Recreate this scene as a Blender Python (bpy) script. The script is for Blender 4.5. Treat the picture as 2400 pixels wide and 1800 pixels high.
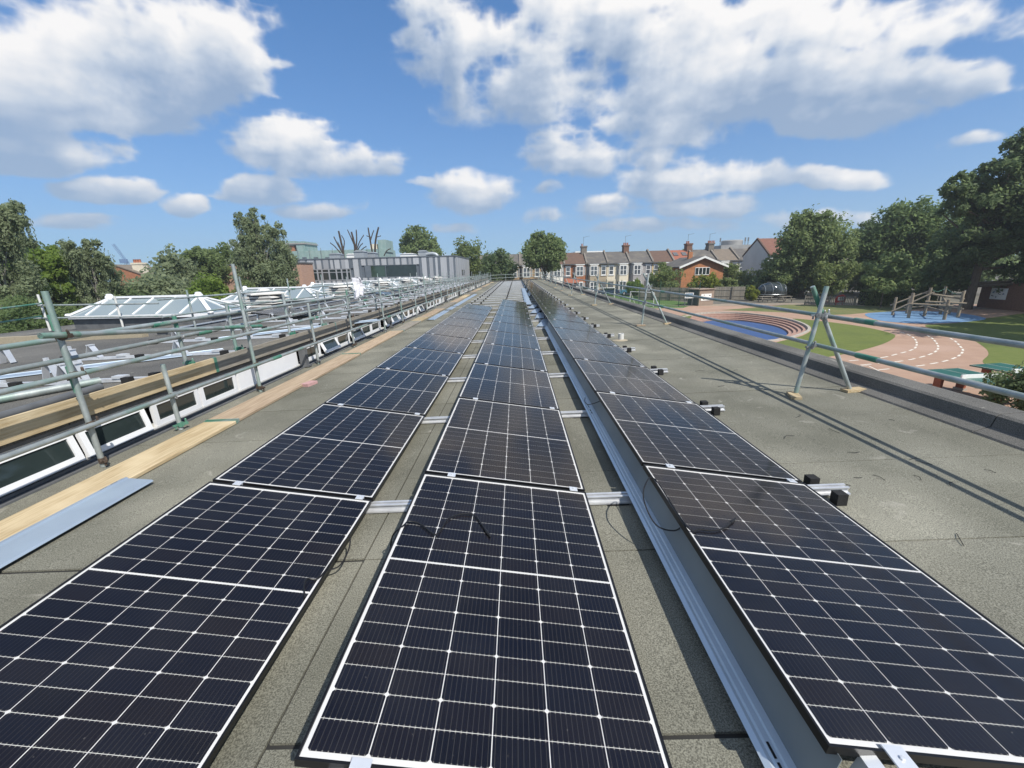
import bpy, bmesh, math, random
import numpy as np
from mathutils import Matrix, Vector
for o in list(bpy.data.objects): bpy.data.objects.remove(o)
scene = bpy.context.scene
COL = scene.collection
R = math.radians
# ------------------------------------------------------------------ camera, solved from the solar panels (1.722 x 1.134 m, 10 deg tilt)
# two frames: ROOF (the felt roof is level) and SITE (gravity; the roof falls 1.45 deg to the left)
F_PX = 960.55
FALL = 0.0254
CAM_ROOF = np.array([0.6998, -2.5953, 1.6366])
def cam_axes(p, r, y):
    cp, sp, cr, sr, cy, sy = math.cos(p), math.sin(p), math.cos(r), math.sin(r), math.cos(y), math.sin(y)
    F = np.array([sy*cp, cy*cp, -sp]); Rt = np.array([cy, -sy, 0.0]); U = np.cross(Rt, F)
    return [cr*Rt+sr*U, -sr*Rt+cr*U, F]
AX_ROOF = cam_axes(0.2702, -0.0504, -0.0226)
TM = np.array([[math.cos(FALL), 0, -math.sin(FALL)], [0, 1, 0], [math.sin(FALL), 0, math.cos(FALL)]])
CAM_SITE = TM @ CAM_ROOF
AX_SITE = [TM @ a for a in AX_ROOF]
T_ROOF = Matrix([list(TM[i])+[0] for i in range(3)]+[[0, 0, 0, 1]])
class Un:                                   # photo pixel (2400x1800) -> point on a plane
    def __init__(s, C, A): s.C, s.A = C, A
    def ray(s, u, v): return (u-1200)/F_PX*s.A[0]-(v-900)/F_PX*s.A[1]+s.A[2]
    def hit(s, u, v, ax, h):
        d = s.ray(u, v); t = (h-s.C[ax])/d[ax]; return s.C+t*d
    def x(s, u, v, h): return s.hit(u, v, 0, h)
    def y(s, u, v, h): return s.hit(u, v, 1, h)
    def z(s, u, v, h): return s.hit(u, v, 2, h)
UR, US = Un(CAM_ROOF, AX_ROOF), Un(CAM_SITE, AX_SITE)
cam = bpy.data.cameras.new('camera'); camo = bpy.data.objects.new('camera', cam); COL.objects.link(camo)
cam.sensor_width = 36; cam.lens = F_PX/2400*36; cam.clip_start = 0.05; cam.clip_end = 5000
a = AX_SITE
camo.matrix_world = Matrix([[a[0][i], a[1][i], -a[2][i], CAM_SITE[i]] for i in range(3)]+[[0, 0, 0, 1]])
scene.camera = camo
scene.render.resolution_x, scene.render.resolution_y = 1024, 768
scene.view_settings.view_transform = 'Standard'; scene.view_settings.look = 'None'
scene.view_settings.exposure = 0.47; scene.view_settings.gamma = 1.0
cy = scene.cycles
cy.max_bounces = 6; cy.diffuse_bounces = 2; cy.glossy_bounces = 3; cy.transmission_bounces = 3; cy.transparent_max_bounces = 8
cy.caustics_reflective = False; cy.caustics_refractive = False
# ------------------------------------------------------------------ sun and sky
SUN = Vector((0.57, -0.68, 1.0)).normalized()
sl = bpy.data.lights.new('sun', 'SUN'); sl.energy = 4.2; sl.angle = R(0.53); sl.color = (1.0, 0.955, 0.88)
so = bpy.data.objects.new('sun', sl); COL.objects.link(so)
so.rotation_euler = SUN.to_track_quat('Z', 'Y').to_euler(); so.location = (20, -30, 60)
SKY_STRENGTH, CLOUD_STRENGTH = .15, .70
world = bpy.data.worlds.new('World'); scene.world = world; world.use_nodes = True
def value_noise(P, rg_table):
    """trilinear value noise on a periodic 32^3 lattice, P (n,3)"""
    n = 32; i = np.floor(P).astype(np.int32); f = (P-i).astype(np.float32); f = f*f*(3-2*f); i %= n; j = (i+1) % n
    T = rg_table; x0, y0, z0, x1, y1, z1 = i[:, 0], i[:, 1], i[:, 2], j[:, 0], j[:, 1], j[:, 2]; fx, fy, fz = f[:, 0], f[:, 1], f[:, 2]
    a = T[x0, y0, z0]*(1-fx)+T[x1, y0, z0]*fx; b = T[x0, y1, z0]*(1-fx)+T[x1, y1, z0]*fx
    c = T[x0, y0, z1]*(1-fx)+T[x1, y0, z1]*fx; d = T[x0, y1, z1]*(1-fx)+T[x1, y1, z1]*fx
    return (a*(1-fy)+b*fy)*(1-fz)+(c*(1-fy)+d*fy)*fz
def build_world():
    W, H = 2800, 1400; h0 = H//2-20                    # clouds above the horizon, as a procedural cover over the whole sky
    rg = np.random.default_rng(12); tabs = [rg.random((32, 32, 32)).astype(np.float32) for _ in range(3)]
    u = (np.arange(W)+.5)/W; v = (np.arange(h0, H)+.5)/H
    az = (-(u-.5)*2*np.pi).astype(np.float32); el = ((v-.5)*np.pi).astype(np.float32)
    A, E = np.meshgrid(az, el); sh = A.shape
    D0 = np.stack([np.cos(E)*np.cos(A), np.cos(E)*np.sin(A), np.sin(E)], -1).reshape(-1, 3).astype(np.float32)
    def fbm(P, oct_, tab, gain=.55):
        s = 0; a = 1; t = 0
        for o in range(oct_): s = s+a*value_noise(P*(2.03**o)+7.3*o, tabs[(tab+o) % 3]); t += a; a *= gain
        return s/t
    def billow(P, oct_, tab, gain=.55):
        s = 0; a = 1; t = 0
        for o in range(oct_): s = s+a*np.abs(2*value_noise(P*(2.03**o)+7.3*o, tabs[(tab+o) % 3])-1); t += a; a *= gain
        return s/t
    px = [(120, 190, 340, 175, 1.0), (400, 190, 250, 160, 1.0), (520, 130, 100, 80, .8), (60, 110, 260, 130, 1.0), (300, 290, 230, 60, .6),
          (690, 345, 140, 62, 1), (800, 380, 150, 55, 1), (890, 408, 60, 30, .7), (640, 445, 130, 40, .8), (780, 490, 120, 26, .75),
          (80, 375, 230, 55, 1), (270, 465, 130, 34, .85), (440, 492, 62, 28, .95), (600, 585, 60, 12, .6), (985, 445, 50, 18, .6),
          (1110, 462, 115, 44, 1.0), (1330, 362, 115, 74, 1), (1290, 450, 56, 18, .6), (1080, 535, 80, 14, .5), (1540, 365, 130, 34, .65),
          (1110, 120, 180, 170, .8), (1270, 190, 280, 120, .9), (1450, 60, 480, 130, .85), (1640, 150, 200, 60, .7), (1800, 60, 480, 100, .7),
          (1650, 210, 280, 130, 1), (1950, 200, 300, 100, 1), (2200, 180, 220, 60, .85), (1560, 290, 220, 70, .7), (1880, 270, 260, 60, .7),
          (2250, 30, 260, 70, .7), (1580, 430, 170, 55, .9), (1740, 425, 130, 42, .85), (1930, 425, 200, 34, .65), (1420, 485, 130, 38, .8),
          (1640, 490, 170, 32, .8), (1300, 505, 160, 20, .5), (1500, 535, 300, 24, .5), (2260, 345, 120, 24, .5), (1000, 605, 340, 14, .4), (1900, 520, 260, 24, .4), (150, 540, 220, 20, .35)]
    blobs = []
    for (uu, vv, du, dv, w) in px:
        c = US.ray(uu, vv); c /= np.linalg.norm(c)
        r1 = US.ray(uu+du, vv); r1 /= np.linalg.norm(r1); r2 = US.ray(uu, vv-dv*1.22); r2 /= np.linalg.norm(r2)
        blobs.append((c, r1-c, r2-c, w))
    rng = random.Random(5)
    for k in range(34):                       # the sky outside the frame goes on with the same kind of clouds
        a_ = R(rng.uniform(66, 294)); e_ = R(rng.choice([5, 8, 12, 17, 24, 33, 45, 60, 75])+rng.uniform(-2, 3))
        c = np.array([math.sin(a_)*math.cos(e_), math.cos(a_)*math.cos(e_), math.sin(e_)])
        e1 = np.array([math.cos(a_), -math.sin(a_), 0]); e2 = np.cross(e1, c)
        s = (.05+.22*math.sin(e_))*rng.uniform(.8, 1.4); blobs.append((c, e1*s*2.0, e2*s*.8, .9))
    def field(D, Dw):
        F = np.full(len(D), -3, np.float32)
        for (c, e1, e2, w) in blobs:
            g1, g2 = np.linalg.pinv(np.stack([e1, e2], 1)).astype(np.float32)
            near = (D@c.astype(np.float32)) > .3
            p1 = Dw@g1-float(c@g1); p2 = Dw@g2-float(c@g2); p2 = np.where(p2 < 0, p2*1.3, p2); F = np.maximum(F, np.where(near, w-p1*p1-p2*p2, -3))
        return F
    F0 = field(D0, D0); idx = np.nonzero(F0 > -2.2)[0]; D = D0[idx]
    S = D*np.array([1, 1, 1.55], np.float32)
    warp = np.stack([fbm(S*6+k*11.7, 3, k)-.5 for k in range(3)], -1)*np.array([.075, .075, .055], np.float32)
    F = field(D, D+warp)
    n1 = .55*fbm(S*7+3.1, 7, 1, .50)+.45*(.95-1.2*billow(S*15+5.1, 6, 0, .52))
    dens = np.clip(F, -3, 1)*.95+(n1-.475)*2.75
    t = np.clip((dens+.0)/(.30+.70*np.clip(fbm(S*3+9, 2, 2), 0, 1)), 0, 1)
    def full(x, fill=0.0): q = np.full(sh[0]*sh[1], fill, np.float32); q[idx] = x; return q.reshape(sh)
    mask = full(t*t*(3-2*t)); dn = full(np.clip(dens, -.6, 3), -.6)
    def shifted(r, c): q = np.roll(dn, -c, 1); q = np.concatenate([q[r:], np.repeat(q[-1:], r, 0)]); return q
    cb = np.clip(dn, 0, 1); up = cb*0; lo = cb*0
    for r_, c_ in ((6, 4), (14, 7), (26, 10), (42, 12)):
        q = np.roll(cb, -c_, 1); up += np.concatenate([q[r_:], np.repeat(q[-1:], r_, 0)])/4; q = np.roll(cb, c_, 1); lo += np.concatenate([np.repeat(q[:1], r_, 0), q[:-r_]])/4
    rel = .78*(lo-up)+.13*(dn-shifted(4, 4))+.10*(dn-shifted(10, 7))     # lit from above right, shaded below
    det = full(fbm(S*28+1.7, 4, 2)-.5); big = full(fbm(S*5.2+2, 3, 1)-.5)
    shade = np.clip(.44+rel+det*.22+big*.55, 0, 1)[..., None]
    mask = mask*(.72+.28*np.clip(shade[..., 0]*1.6, 0, 1))
    g, m_, wh = np.array([.38, .47, .60]), np.array([.64, .71, .81]), np.array([1.05, 1.03, 1.01])
    col = np.where(shade < .5, g+(m_-g)*shade*2, m_+(wh-m_)*(shade*2-1))
    mask *= .97*np.clip((E+.01)/.10, .35, 1)
    veil = .55*np.exp(-np.clip(E, 0, 2)/R(13))     # pale haze towards the horizon
    vcol = np.array([.54, .66, .78]); col = (col*mask[..., None]+vcol*(veil*(1-mask))[..., None])/np.maximum(mask+veil*(1-mask), 1e-4)[..., None]; mask = mask+veil*(1-mask)
    def image(name, a):
        img = bpy.data.images.new(name, W, H, alpha=False, float_buffer=True); img.colorspace_settings.name = 'Non-Color'
        buf = np.zeros((H, W, 4), np.float32); buf[..., 3] = 1; buf[h0:, :, :3] = a; img.pixels.foreach_set(buf.reshape(-1)); img.update(); return img
    img, imk = image('cloud_cover', col), image('cloud_mask', mask[..., None])
    nt = world.node_tree; nt.nodes.clear(); N = nt.nodes; L = nt.links
    tc = N.new('ShaderNodeTexCoord'); en = N.new('ShaderNodeTexEnvironment'); en.image = img; en.interpolation = 'Linear'; L.new(tc.outputs['Generated'], en.inputs[0])
    ek = N.new('ShaderNodeTexEnvironment'); ek.image = imk; ek.interpolation = 'Linear'; L.new(tc.outputs['Generated'], ek.inputs[0])
    sky = N.new('ShaderNodeTexSky'); sky.sky_type = 'NISHITA'; sky.sun_disc = False
    sky.sun_elevation = math.asin(SUN.z); sky.sun_rotation = math.atan2(SUN.x, SUN.y)
    sky.altitude = 20; sky.air_density = 1.0; sky.dust_density = 0.1; sky.ozone_density = 4.0
    hs = N.new('ShaderNodeVectorMath'); hs.operation = 'MULTIPLY'; hs.inputs[1].default_value = (.255, .645, 1.08); gm = N.new('ShaderNodeGamma'); gm.inputs['Gamma'].default_value = .68; L.new(sky.outputs[0], gm.inputs['Color'])
    L.new(gm.outputs[0], hs.inputs[0])
    b1 = N.new('ShaderNodeBackground'); L.new(hs.outputs[0], b1.inputs[0]); b1.inputs[1].default_value = SKY_STRENGTH
    b2 = N.new('ShaderNodeBackground'); L.new(en.outputs['Color'], b2.inputs[0]); b2.inputs[1].default_value = CLOUD_STRENGTH
    mx = N.new('ShaderNodeMixShader'); L.new(ek.outputs['Color'], mx.inputs[0]); L.new(b1.outputs[0], mx.inputs[1]); L.new(b2.outputs[0], mx.inputs[2])
    out = N.new('ShaderNodeOutputWorld'); L.new(mx.outputs[0], out.inputs[0])
build_world()
# ------------------------------------------------------------------ materials
MATS = {}
def M(name, c, c2=None, scale=4, rough=.6, metal=0, bump=0, bscale=60, spec=.4, st=None, detail=5, rand=0, lo=.35, hi=.65, c3=None, s3=.5, obj=False):
    m = bpy.data.materials.new(name); m.use_nodes = True; nt = m.node_tree; N = nt.nodes; L = nt.links
    b = N['Principled BSDF']; b.inputs['Roughness'].default_value = rough; b.inputs['Metallic'].default_value = metal
    b.inputs['Specular IOR Level'].default_value = spec
    c2 = c2 or tuple(x*.75 for x in c)
    if obj: src = N.new('ShaderNodeTexCoord').outputs['Object']
    else: src = N.new('ShaderNodeNewGeometry').outputs['Position']
    if st:
        mp = N.new('ShaderNodeVectorMath'); mp.operation = 'MULTIPLY'; mp.inputs[1].default_value = st; L.new(src, mp.inputs[0]); vec = mp.outputs[0]
    else: vec = src
    n = N.new('ShaderNodeTexNoise'); n.inputs['Scale'].default_value = scale; n.inputs['Detail'].default_value = detail; L.new(vec, n.inputs['Vector'])
    mr = N.new('ShaderNodeMapRange'); mr.inputs['From Min'].default_value = lo; mr.inputs['From Max'].default_value = hi; L.new(n.outputs['Fac'], mr.inputs['Value'])
    mx = N.new('ShaderNodeMix'); mx.data_type = 'RGBA'; L.new(mr.outputs[0], mx.inputs['Factor'])
    mx.inputs['A'].default_value = (*c, 1); mx.inputs['B'].default_value = (*c2, 1); colr = mx.outputs['Result']
    if c3:
        n3 = N.new('ShaderNodeTexNoise'); n3.inputs['Scale'].default_value = s3; n3.inputs['Detail'].default_value = 4; L.new(src, n3.inputs['Vector'])
        m3 = N.new('ShaderNodeMapRange'); m3.inputs['From Min'].default_value = .5; m3.inputs['From Max'].default_value = .68; L.new(n3.outputs['Fac'], m3.inputs['Value'])
        x3 = N.new('ShaderNodeMix'); x3.data_type = 'RGBA'; L.new(m3.outputs[0], x3.inputs['Factor']); L.new(colr, x3.inputs['A']); x3.inputs['B'].default_value = (*c3, 1); colr = x3.outputs['Result']
    if rand:
        oi = N.new('ShaderNodeObjectInfo'); hs = N.new('ShaderNodeHueSaturation'); k = N.new('ShaderNodeMapRange')
        k.inputs['To Min'].default_value = 1-rand; k.inputs['To Max'].default_value = 1+rand
        L.new(oi.outputs['Random'], k.inputs['Value']); L.new(k.outputs[0], hs.inputs['Value']); L.new(colr, hs.inputs['Color']); colr = hs.outputs[0]
    L.new(colr, b.inputs['Base Color'])
    if bump:
        bn = N.new('ShaderNodeTexNoise'); bn.inputs['Scale'].default_value = bscale; bn.inputs['Detail'].default_value = 3
        L.new(vec if st else src, bn.inputs['Vector'])
        bp = N.new('ShaderNodeBump'); bp.inputs['Strength'].default_value = bump; bp.inputs['Distance'].default_value = .02
        L.new(bn.outputs['Fac'], bp.inputs['Height']); L.new(bp.outputs[0], b.inputs['Normal'])
    MATS[name] = m; return m
def felt_material(name, c, c2, c3):
    m = M(name, c, c2, scale=1.3, rough=.93, spec=.15, detail=8, c3=c3, s3=.55, rand=.04)
    nt = m.node_tree; N = nt.nodes; L = nt.links; b = N['Principled BSDF']
    src = N.new('ShaderNodeNewGeometry').outputs['Position']
    g = N.new('ShaderNodeTexNoise'); g.inputs['Scale'].default_value = 170; g.inputs['Detail'].default_value = 3; L.new(src, g.inputs['Vector'])
    k = N.new('ShaderNodeMapRange'); k.inputs['From Min'].default_value = .36; k.inputs['From Max'].default_value = .64
    k.inputs['To Min'].default_value = .58; k.inputs['To Max'].default_value = 1.42; L.new(g.outputs['Fac'], k.inputs['Value'])
    old = b.inputs['Base Color'].links[0].from_socket
    x = N.new('ShaderNodeVectorMath'); x.operation = 'SCALE'; L.new(old, x.inputs[0]); L.new(k.outputs[0], x.inputs['Scale'])
    st = N.new('ShaderNodeTexNoise'); st.inputs['Scale'].default_value = .42; st.inputs['Detail'].default_value = 7; st.inputs['Distortion'].default_value = 1.2; L.new(src, st.inputs['Vector'])
    sk = N.new('ShaderNodeMapRange'); sk.inputs['From Min'].default_value = .36; sk.inputs['From Max'].default_value = .62; sk.inputs['To Min'].default_value = .87; sk.inputs['To Max'].default_value = 1.07; L.new(st.outputs['Fac'], sk.inputs['Value'])
    sx = N.new('ShaderNodeVectorMath'); sx.operation = 'SCALE'; L.new(x.outputs[0], sx.inputs[0]); L.new(sk.outputs[0], sx.inputs['Scale'])
    sc_ = N.new('ShaderNodeTexNoise'); sc_.inputs['Scale'].default_value = 2.2; sc_.inputs['Detail'].default_value = 9; sc_.inputs['Distortion'].default_value = 2.5; L.new(src, sc_.inputs['Vector'])
    sm = N.new('ShaderNodeMapRange'); sm.inputs['From Min'].default_value = .66; sm.inputs['From Max'].default_value = .74; sm.inputs['To Max'].default_value = .45; L.new(sc_.outputs['Fac'], sm.inputs['Value'])
    mxs = N.new('ShaderNodeMix'); mxs.data_type = 'RGBA'; L.new(sm.outputs[0], mxs.inputs['Factor']); L.new(sx.outputs[0], mxs.inputs['A']); mxs.inputs['B'].default_value = (.40, .38, .33, 1)
    L.new(mxs.outputs['Result'], b.inputs['Base Color'])
    bp = N.new('ShaderNodeBump'); bp.inputs['Strength'].default_value = .7; bp.inputs['Distance'].default_value = .004
    L.new(g.outputs['Fac'], bp.inputs['Height']); L.new(bp.outputs[0], b.inputs['Normal'])
felt_material('felt', (.142, .140, .112), (.196, .192, .157), (.248, .240, .194))
felt_material('felt_old', (.120, .117, .108), (.155, .150, .138), (.105, .103, .098))
M('bitumen', (.020, .020, .020), (.035, .035, .033), rough=.8)
M('alu', (.66, .67, .68), (.54, .55, .57), scale=9, rough=.34, metal=.4)
M('alu_white', (.72, .74, .76), (.62, .64, .67), rough=.4, metal=.4)
M('zinc', (.56, .62, .66), (.50, .56, .60), scale=2.5, rough=.30, metal=.9)
M('zinc_shaded', (.235, .27, .285), (.20, .23, .245), scale=2.5, rough=.45, metal=.25)  # same metal as the flange, its shade put into a darker colour
M('zinc_skylit', (.56, .63, .69), (.50, .57, .63), scale=2.5, rough=.38, metal=.35)  # same metal, sky reflection put into a paler, bluer colour
M('zinc_sky_blue', (.38, .46, .54), (.33, .40, .48), scale=2.5, rough=.42, metal=.35)  # same metal lying flat, mirrored sky put into the blue
M('rubber', (.012, .012, .012), (.02, .02, .02), rough=.85, bump=.3, bscale=120)
M('black_frame', (.010, .010, .011), (.014, .014, .015), rough=.38, metal=.3)
M('backsheet', (.70, .71, .72), (.64, .65, .67), rough=.55)
M('cable', (.012, .012, .013), rough=.5)
M('timber', (.50, .405, .255), (.36, .27, .15), scale=3.2, rough=.8, st=(14, .8, 14), bump=.25, bscale=12, detail=8, rand=.16, c3=(.55, .45, .29), s3=1.6)
M('timber_red', (.43, .335, .235), (.31, .23, .155), scale=3.2, rough=.8, st=(14, .8, 14), bump=.25, bscale=12, detail=8, rand=.16)
M('timber_grey', (.27, .245, .20), (.19, .172, .145), scale=3, rough=.85, st=(14, .9, 14), bump=.25, bscale=12, detail=8, rand=.2)
M('timber_log', (.29, .24, .175), (.20, .165, .125), scale=3, rough=.8, st=(5, 5, 1), rand=.12)
M('galv', (.41, .445, .435), (.29, .325, .315), scale=7, rough=.5, metal=.45, detail=7, c3=(.25, .36, .31), s3=3.5, rand=.14, bump=.06, bscale=40)
M('galv_green', (.055, .20, .135), (.11, .25, .18), scale=6, rough=.5, metal=.2, detail=7, c3=(.25, .31, .28), s3=5)
M('coupler', (.46, .47, .47), (.26, .26, .25), scale=25, rough=.4, metal=.7, rand=.2)
M('coupler_rust', (.075, .06, .05), (.12, .085, .06), scale=25, rough=.7, metal=.4)
M('upvc', (.80, .81, .82), (.74, .75, .77), rough=.35, rand=.03)
M('upvc_dirty', (.66, .66, .64), (.54, .54, .51), rough=.5, scale=6)
M('white_paint', (.78, .78, .76), (.70, .70, .68), rough=.5)
M('grey_metal', (.36, .39, .41), (.32, .34, .36), rough=.45, metal=.3)
M('lead', (.11, .115, .12), (.15, .155, .16), rough=.6, metal=.2, scale=6)
M('dark_void', (.012, .013, .014), rough=.9)
M('pink_block', (.50, .31, .30), (.42, .25, .24), scale=20, rough=.9)
M('paver', (.36, .31, .22), (.30, .26, .19), scale=30, rough=.9, bump=.3)
M('cloth_white', (.60, .60, .64), (.54, .54, .58), rough=.9)
def glass_material(name, tint, rough, ior, body, alpha=.0):
    m = bpy.data.materials.new(name); m.use_nodes = True; nt = m.node_tree; N = nt.nodes; L = nt.links
    N.remove(N['Principled BSDF']); out = N['Material Output']
    fr = N.new('ShaderNodeFresnel'); fr.inputs['IOR'].default_value = ior
    gl = N.new('ShaderNodeBsdfGlossy'); gl.inputs['Roughness'].default_value = rough; gl.inputs['Color'].default_value = (*tint, 1)
    tr = N.new('ShaderNodeBsdfTransparent'); tr.inputs['Color'].default_value = (*body, 1)
    if alpha:
        df = N.new('ShaderNodeBsdfDiffuse'); df.inputs['Color'].default_value = (*[x*.8 for x in body], 1)
        m0 = N.new('ShaderNodeMixShader'); m0.inputs[0].default_value = alpha; L.new(tr.outputs[0], m0.inputs[1]); L.new(df.outputs[0], m0.inputs[2]); base = m0.outputs[0]
    else: base = tr.outputs[0]
    mx = N.new('ShaderNodeMixShader'); L.new(fr.outputs[0], mx.inputs[0]); L.new(base, mx.inputs[1]); L.new(gl.outputs[0], mx.inputs[2])
    L.new(mx.outputs[0], out.inputs[0]); MATS[name] = m
glass_material('panel_glass', (1, .91, .82), .11, 1.34, (1, 1, 1))
def dust(name):
    nt = MATS[name].node_tree; N = nt.nodes; L = nt.links; out = N['Material Output']; base = out.inputs[0].links[0].from_socket
    src = N.new('ShaderNodeNewGeometry').outputs['Position']; n = N.new('ShaderNodeTexNoise'); n.inputs['Scale'].default_value = 2.6; n.inputs['Detail'].default_value = 8; L.new(src, n.inputs['Vector'])
    n2 = N.new('ShaderNodeTexNoise'); n2.inputs['Scale'].default_value = 95; n2.inputs['Detail'].default_value = 2; L.new(src, n2.inputs['Vector'])
    k = N.new('ShaderNodeMapRange'); k.inputs['From Min'].default_value = .40; k.inputs['From Max'].default_value = .72; k.inputs['To Min'].default_value = .001; k.inputs['To Max'].default_value = .018; L.new(n.outputs['Fac'], k.inputs['Value'])
    k2 = N.new('ShaderNodeMapRange'); k2.inputs['From Min'].default_value = .73; k2.inputs['From Max'].default_value = .78; k2.inputs['To Max'].default_value = .22; L.new(n2.outputs['Fac'], k2.inputs['Value'])
    ad = N.new('ShaderNodeMath'); ad.operation = 'ADD'; L.new(k.outputs[0], ad.inputs[0]); L.new(k2.outputs[0], ad.inputs[1])
    df = N.new('ShaderNodeBsdfDiffuse'); df.inputs['Color'].default_value = (.42, .40, .37, 1)
    mx = N.new('ShaderNodeMixShader'); L.new(ad.outputs[0], mx.inputs[0]); L.new(base, mx.inputs[1]); L.new(df.outputs[0], mx.inputs[2]); L.new(mx.outputs[0], out.inputs[0])
dust('panel_glass')
glass_material('lantern_glass', (.95, 1, 1), .06, 1.4, (.33, .40, .43), alpha=.8)
def pane_material(name, c, rough=.04, spec=.7):
    m = M(name, c, tuple(x*.7 for x in c), scale=.8, rough=rough, spec=spec)
pane_material('pane_dark', (.028, .040, .040)); pane_material('pane_house', (.10, .115, .13), .1); pane_material('pane_green', (.045, .075, .06))
def cell_material():
    m = bpy.data.materials.new('cell'); m.use_nodes = True; nt = m.node_tree; N = nt.nodes; L = nt.links; b = N['Principled BSDF']
    b.inputs['Roughness'].default_value = .45; b.inputs['Specular IOR Level'].default_value = .25
    uv = N.new('ShaderNodeUVMap'); uv.uv_map = 'UVMap'; sp = N.new('ShaderNodeSeparateXYZ'); L.new(uv.outputs[0], sp.inputs[0])
    def ma(op, a, bb):
        n = N.new('ShaderNodeMath'); n.operation = op
        for i, s in enumerate((a, bb)):
            if hasattr(s, 'links'): L.new(s, n.inputs[i])
            else: n.inputs[i].default_value = s
        return n.outputs[0]
    fx = ma('FRACT', ma('MULTIPLY', sp.outputs[0], 10.0), 0.0)
    line = ma('LESS_THAN', ma('ABSOLUTE', ma('SUBTRACT', fx, .5), 0.0), .036)
    endd = ma('LESS_THAN', ma('ABSOLUTE', ma('SUBTRACT', fx, .5), 0.0), .10)
    fy = ma('ABSOLUTE', ma('SUBTRACT', sp.outputs[1], .5), 0.0)
    endm = ma('MULTIPLY', endd, ma('GREATER_THAN', fy, .455))
    oi = N.new('ShaderNodeObjectInfo'); rp = N.new('ShaderNodeValToRGB'); L.new(oi.outputs['Random'], rp.inputs[0])
    e = rp.color_ramp.elements; e[0].color = (.0035, .0035, .008, 1); e[1].color = (.0075, .006, .0095, 1); q = e.new(.5); q.color = (.004, .0048, .012, 1)
    def mix(f, a, col):
        x = N.new('ShaderNodeMix'); x.data_type = 'RGBA'; L.new(f, x.inputs['Factor']); L.new(a, x.inputs['A']); x.inputs['B'].default_value = col; return x.outputs['Result']
    c = mix(line, rp.outputs[0], (.055, .055, .055, 1)); c = mix(endm, c, (.20, .20, .19, 1))
    L.new(c, b.inputs['Base Color']); MATS['cell'] = m
cell_material()
def leaf_material(name, c, c2, trans=.35):
    trans += .12
    m = M(name, c, c2, scale=.9, rough=.6, spec=.25, detail=6, lo=.3, hi=.7)
    nt = m.node_tree; N = nt.nodes; L = nt.links; b = N['Principled BSDF']; out = N['Material Output']
    src = b.inputs['Base Color'].links[0].from_socket
    t = N.new('ShaderNodeBsdfTranslucent'); h = N.new('ShaderNodeHueSaturation'); h.inputs['Value'].default_value = 1.9; h.inputs['Hue'].default_value = .485; L.new(src, h.inputs['Color']); L.new(h.outputs[0], t.inputs[0])
    mx = N.new('ShaderNodeMixShader'); mx.inputs[0].default_value = trans; L.new(b.outputs[0], mx.inputs[1]); L.new(t.outputs[0], mx.inputs[2]); L.new(mx.outputs[0], out.inputs[0])
leaf_material('leaf_plane', (0.128, 0.177, 0.067), (0.180, 0.232, 0.099))
leaf_material('leaf_dark', (0.090, 0.134, 0.059), (0.137, 0.183, 0.086), .4)
leaf_material('leaf_birch', (0.157, 0.195, 0.106), (0.238, 0.281, 0.167), .35)
leaf_material('leaf_light', (0.122, 0.189, 0.035), (0.174, 0.244, 0.054), .4)
leaf_material('leaf_conifer', (0.090, 0.140, 0.056), (0.142, 0.195, 0.080), .4)
leaf_material('leaf_gold', (0.186, 0.207, 0.032), (0.116, 0.159, 0.032), .35)
leaf_material('leaf_olive', (0.116, 0.159, 0.052), (0.168, 0.207, 0.081), .35)
M('bark', (.085, .068, .052), (.14, .115, .09), scale=6, rough=.9, st=(3, 3, .6))
M('bark_birch', (.40, .38, .35), (.10, .09, .08), scale=5, rough=.85, st=(1, 1, 4))
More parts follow.
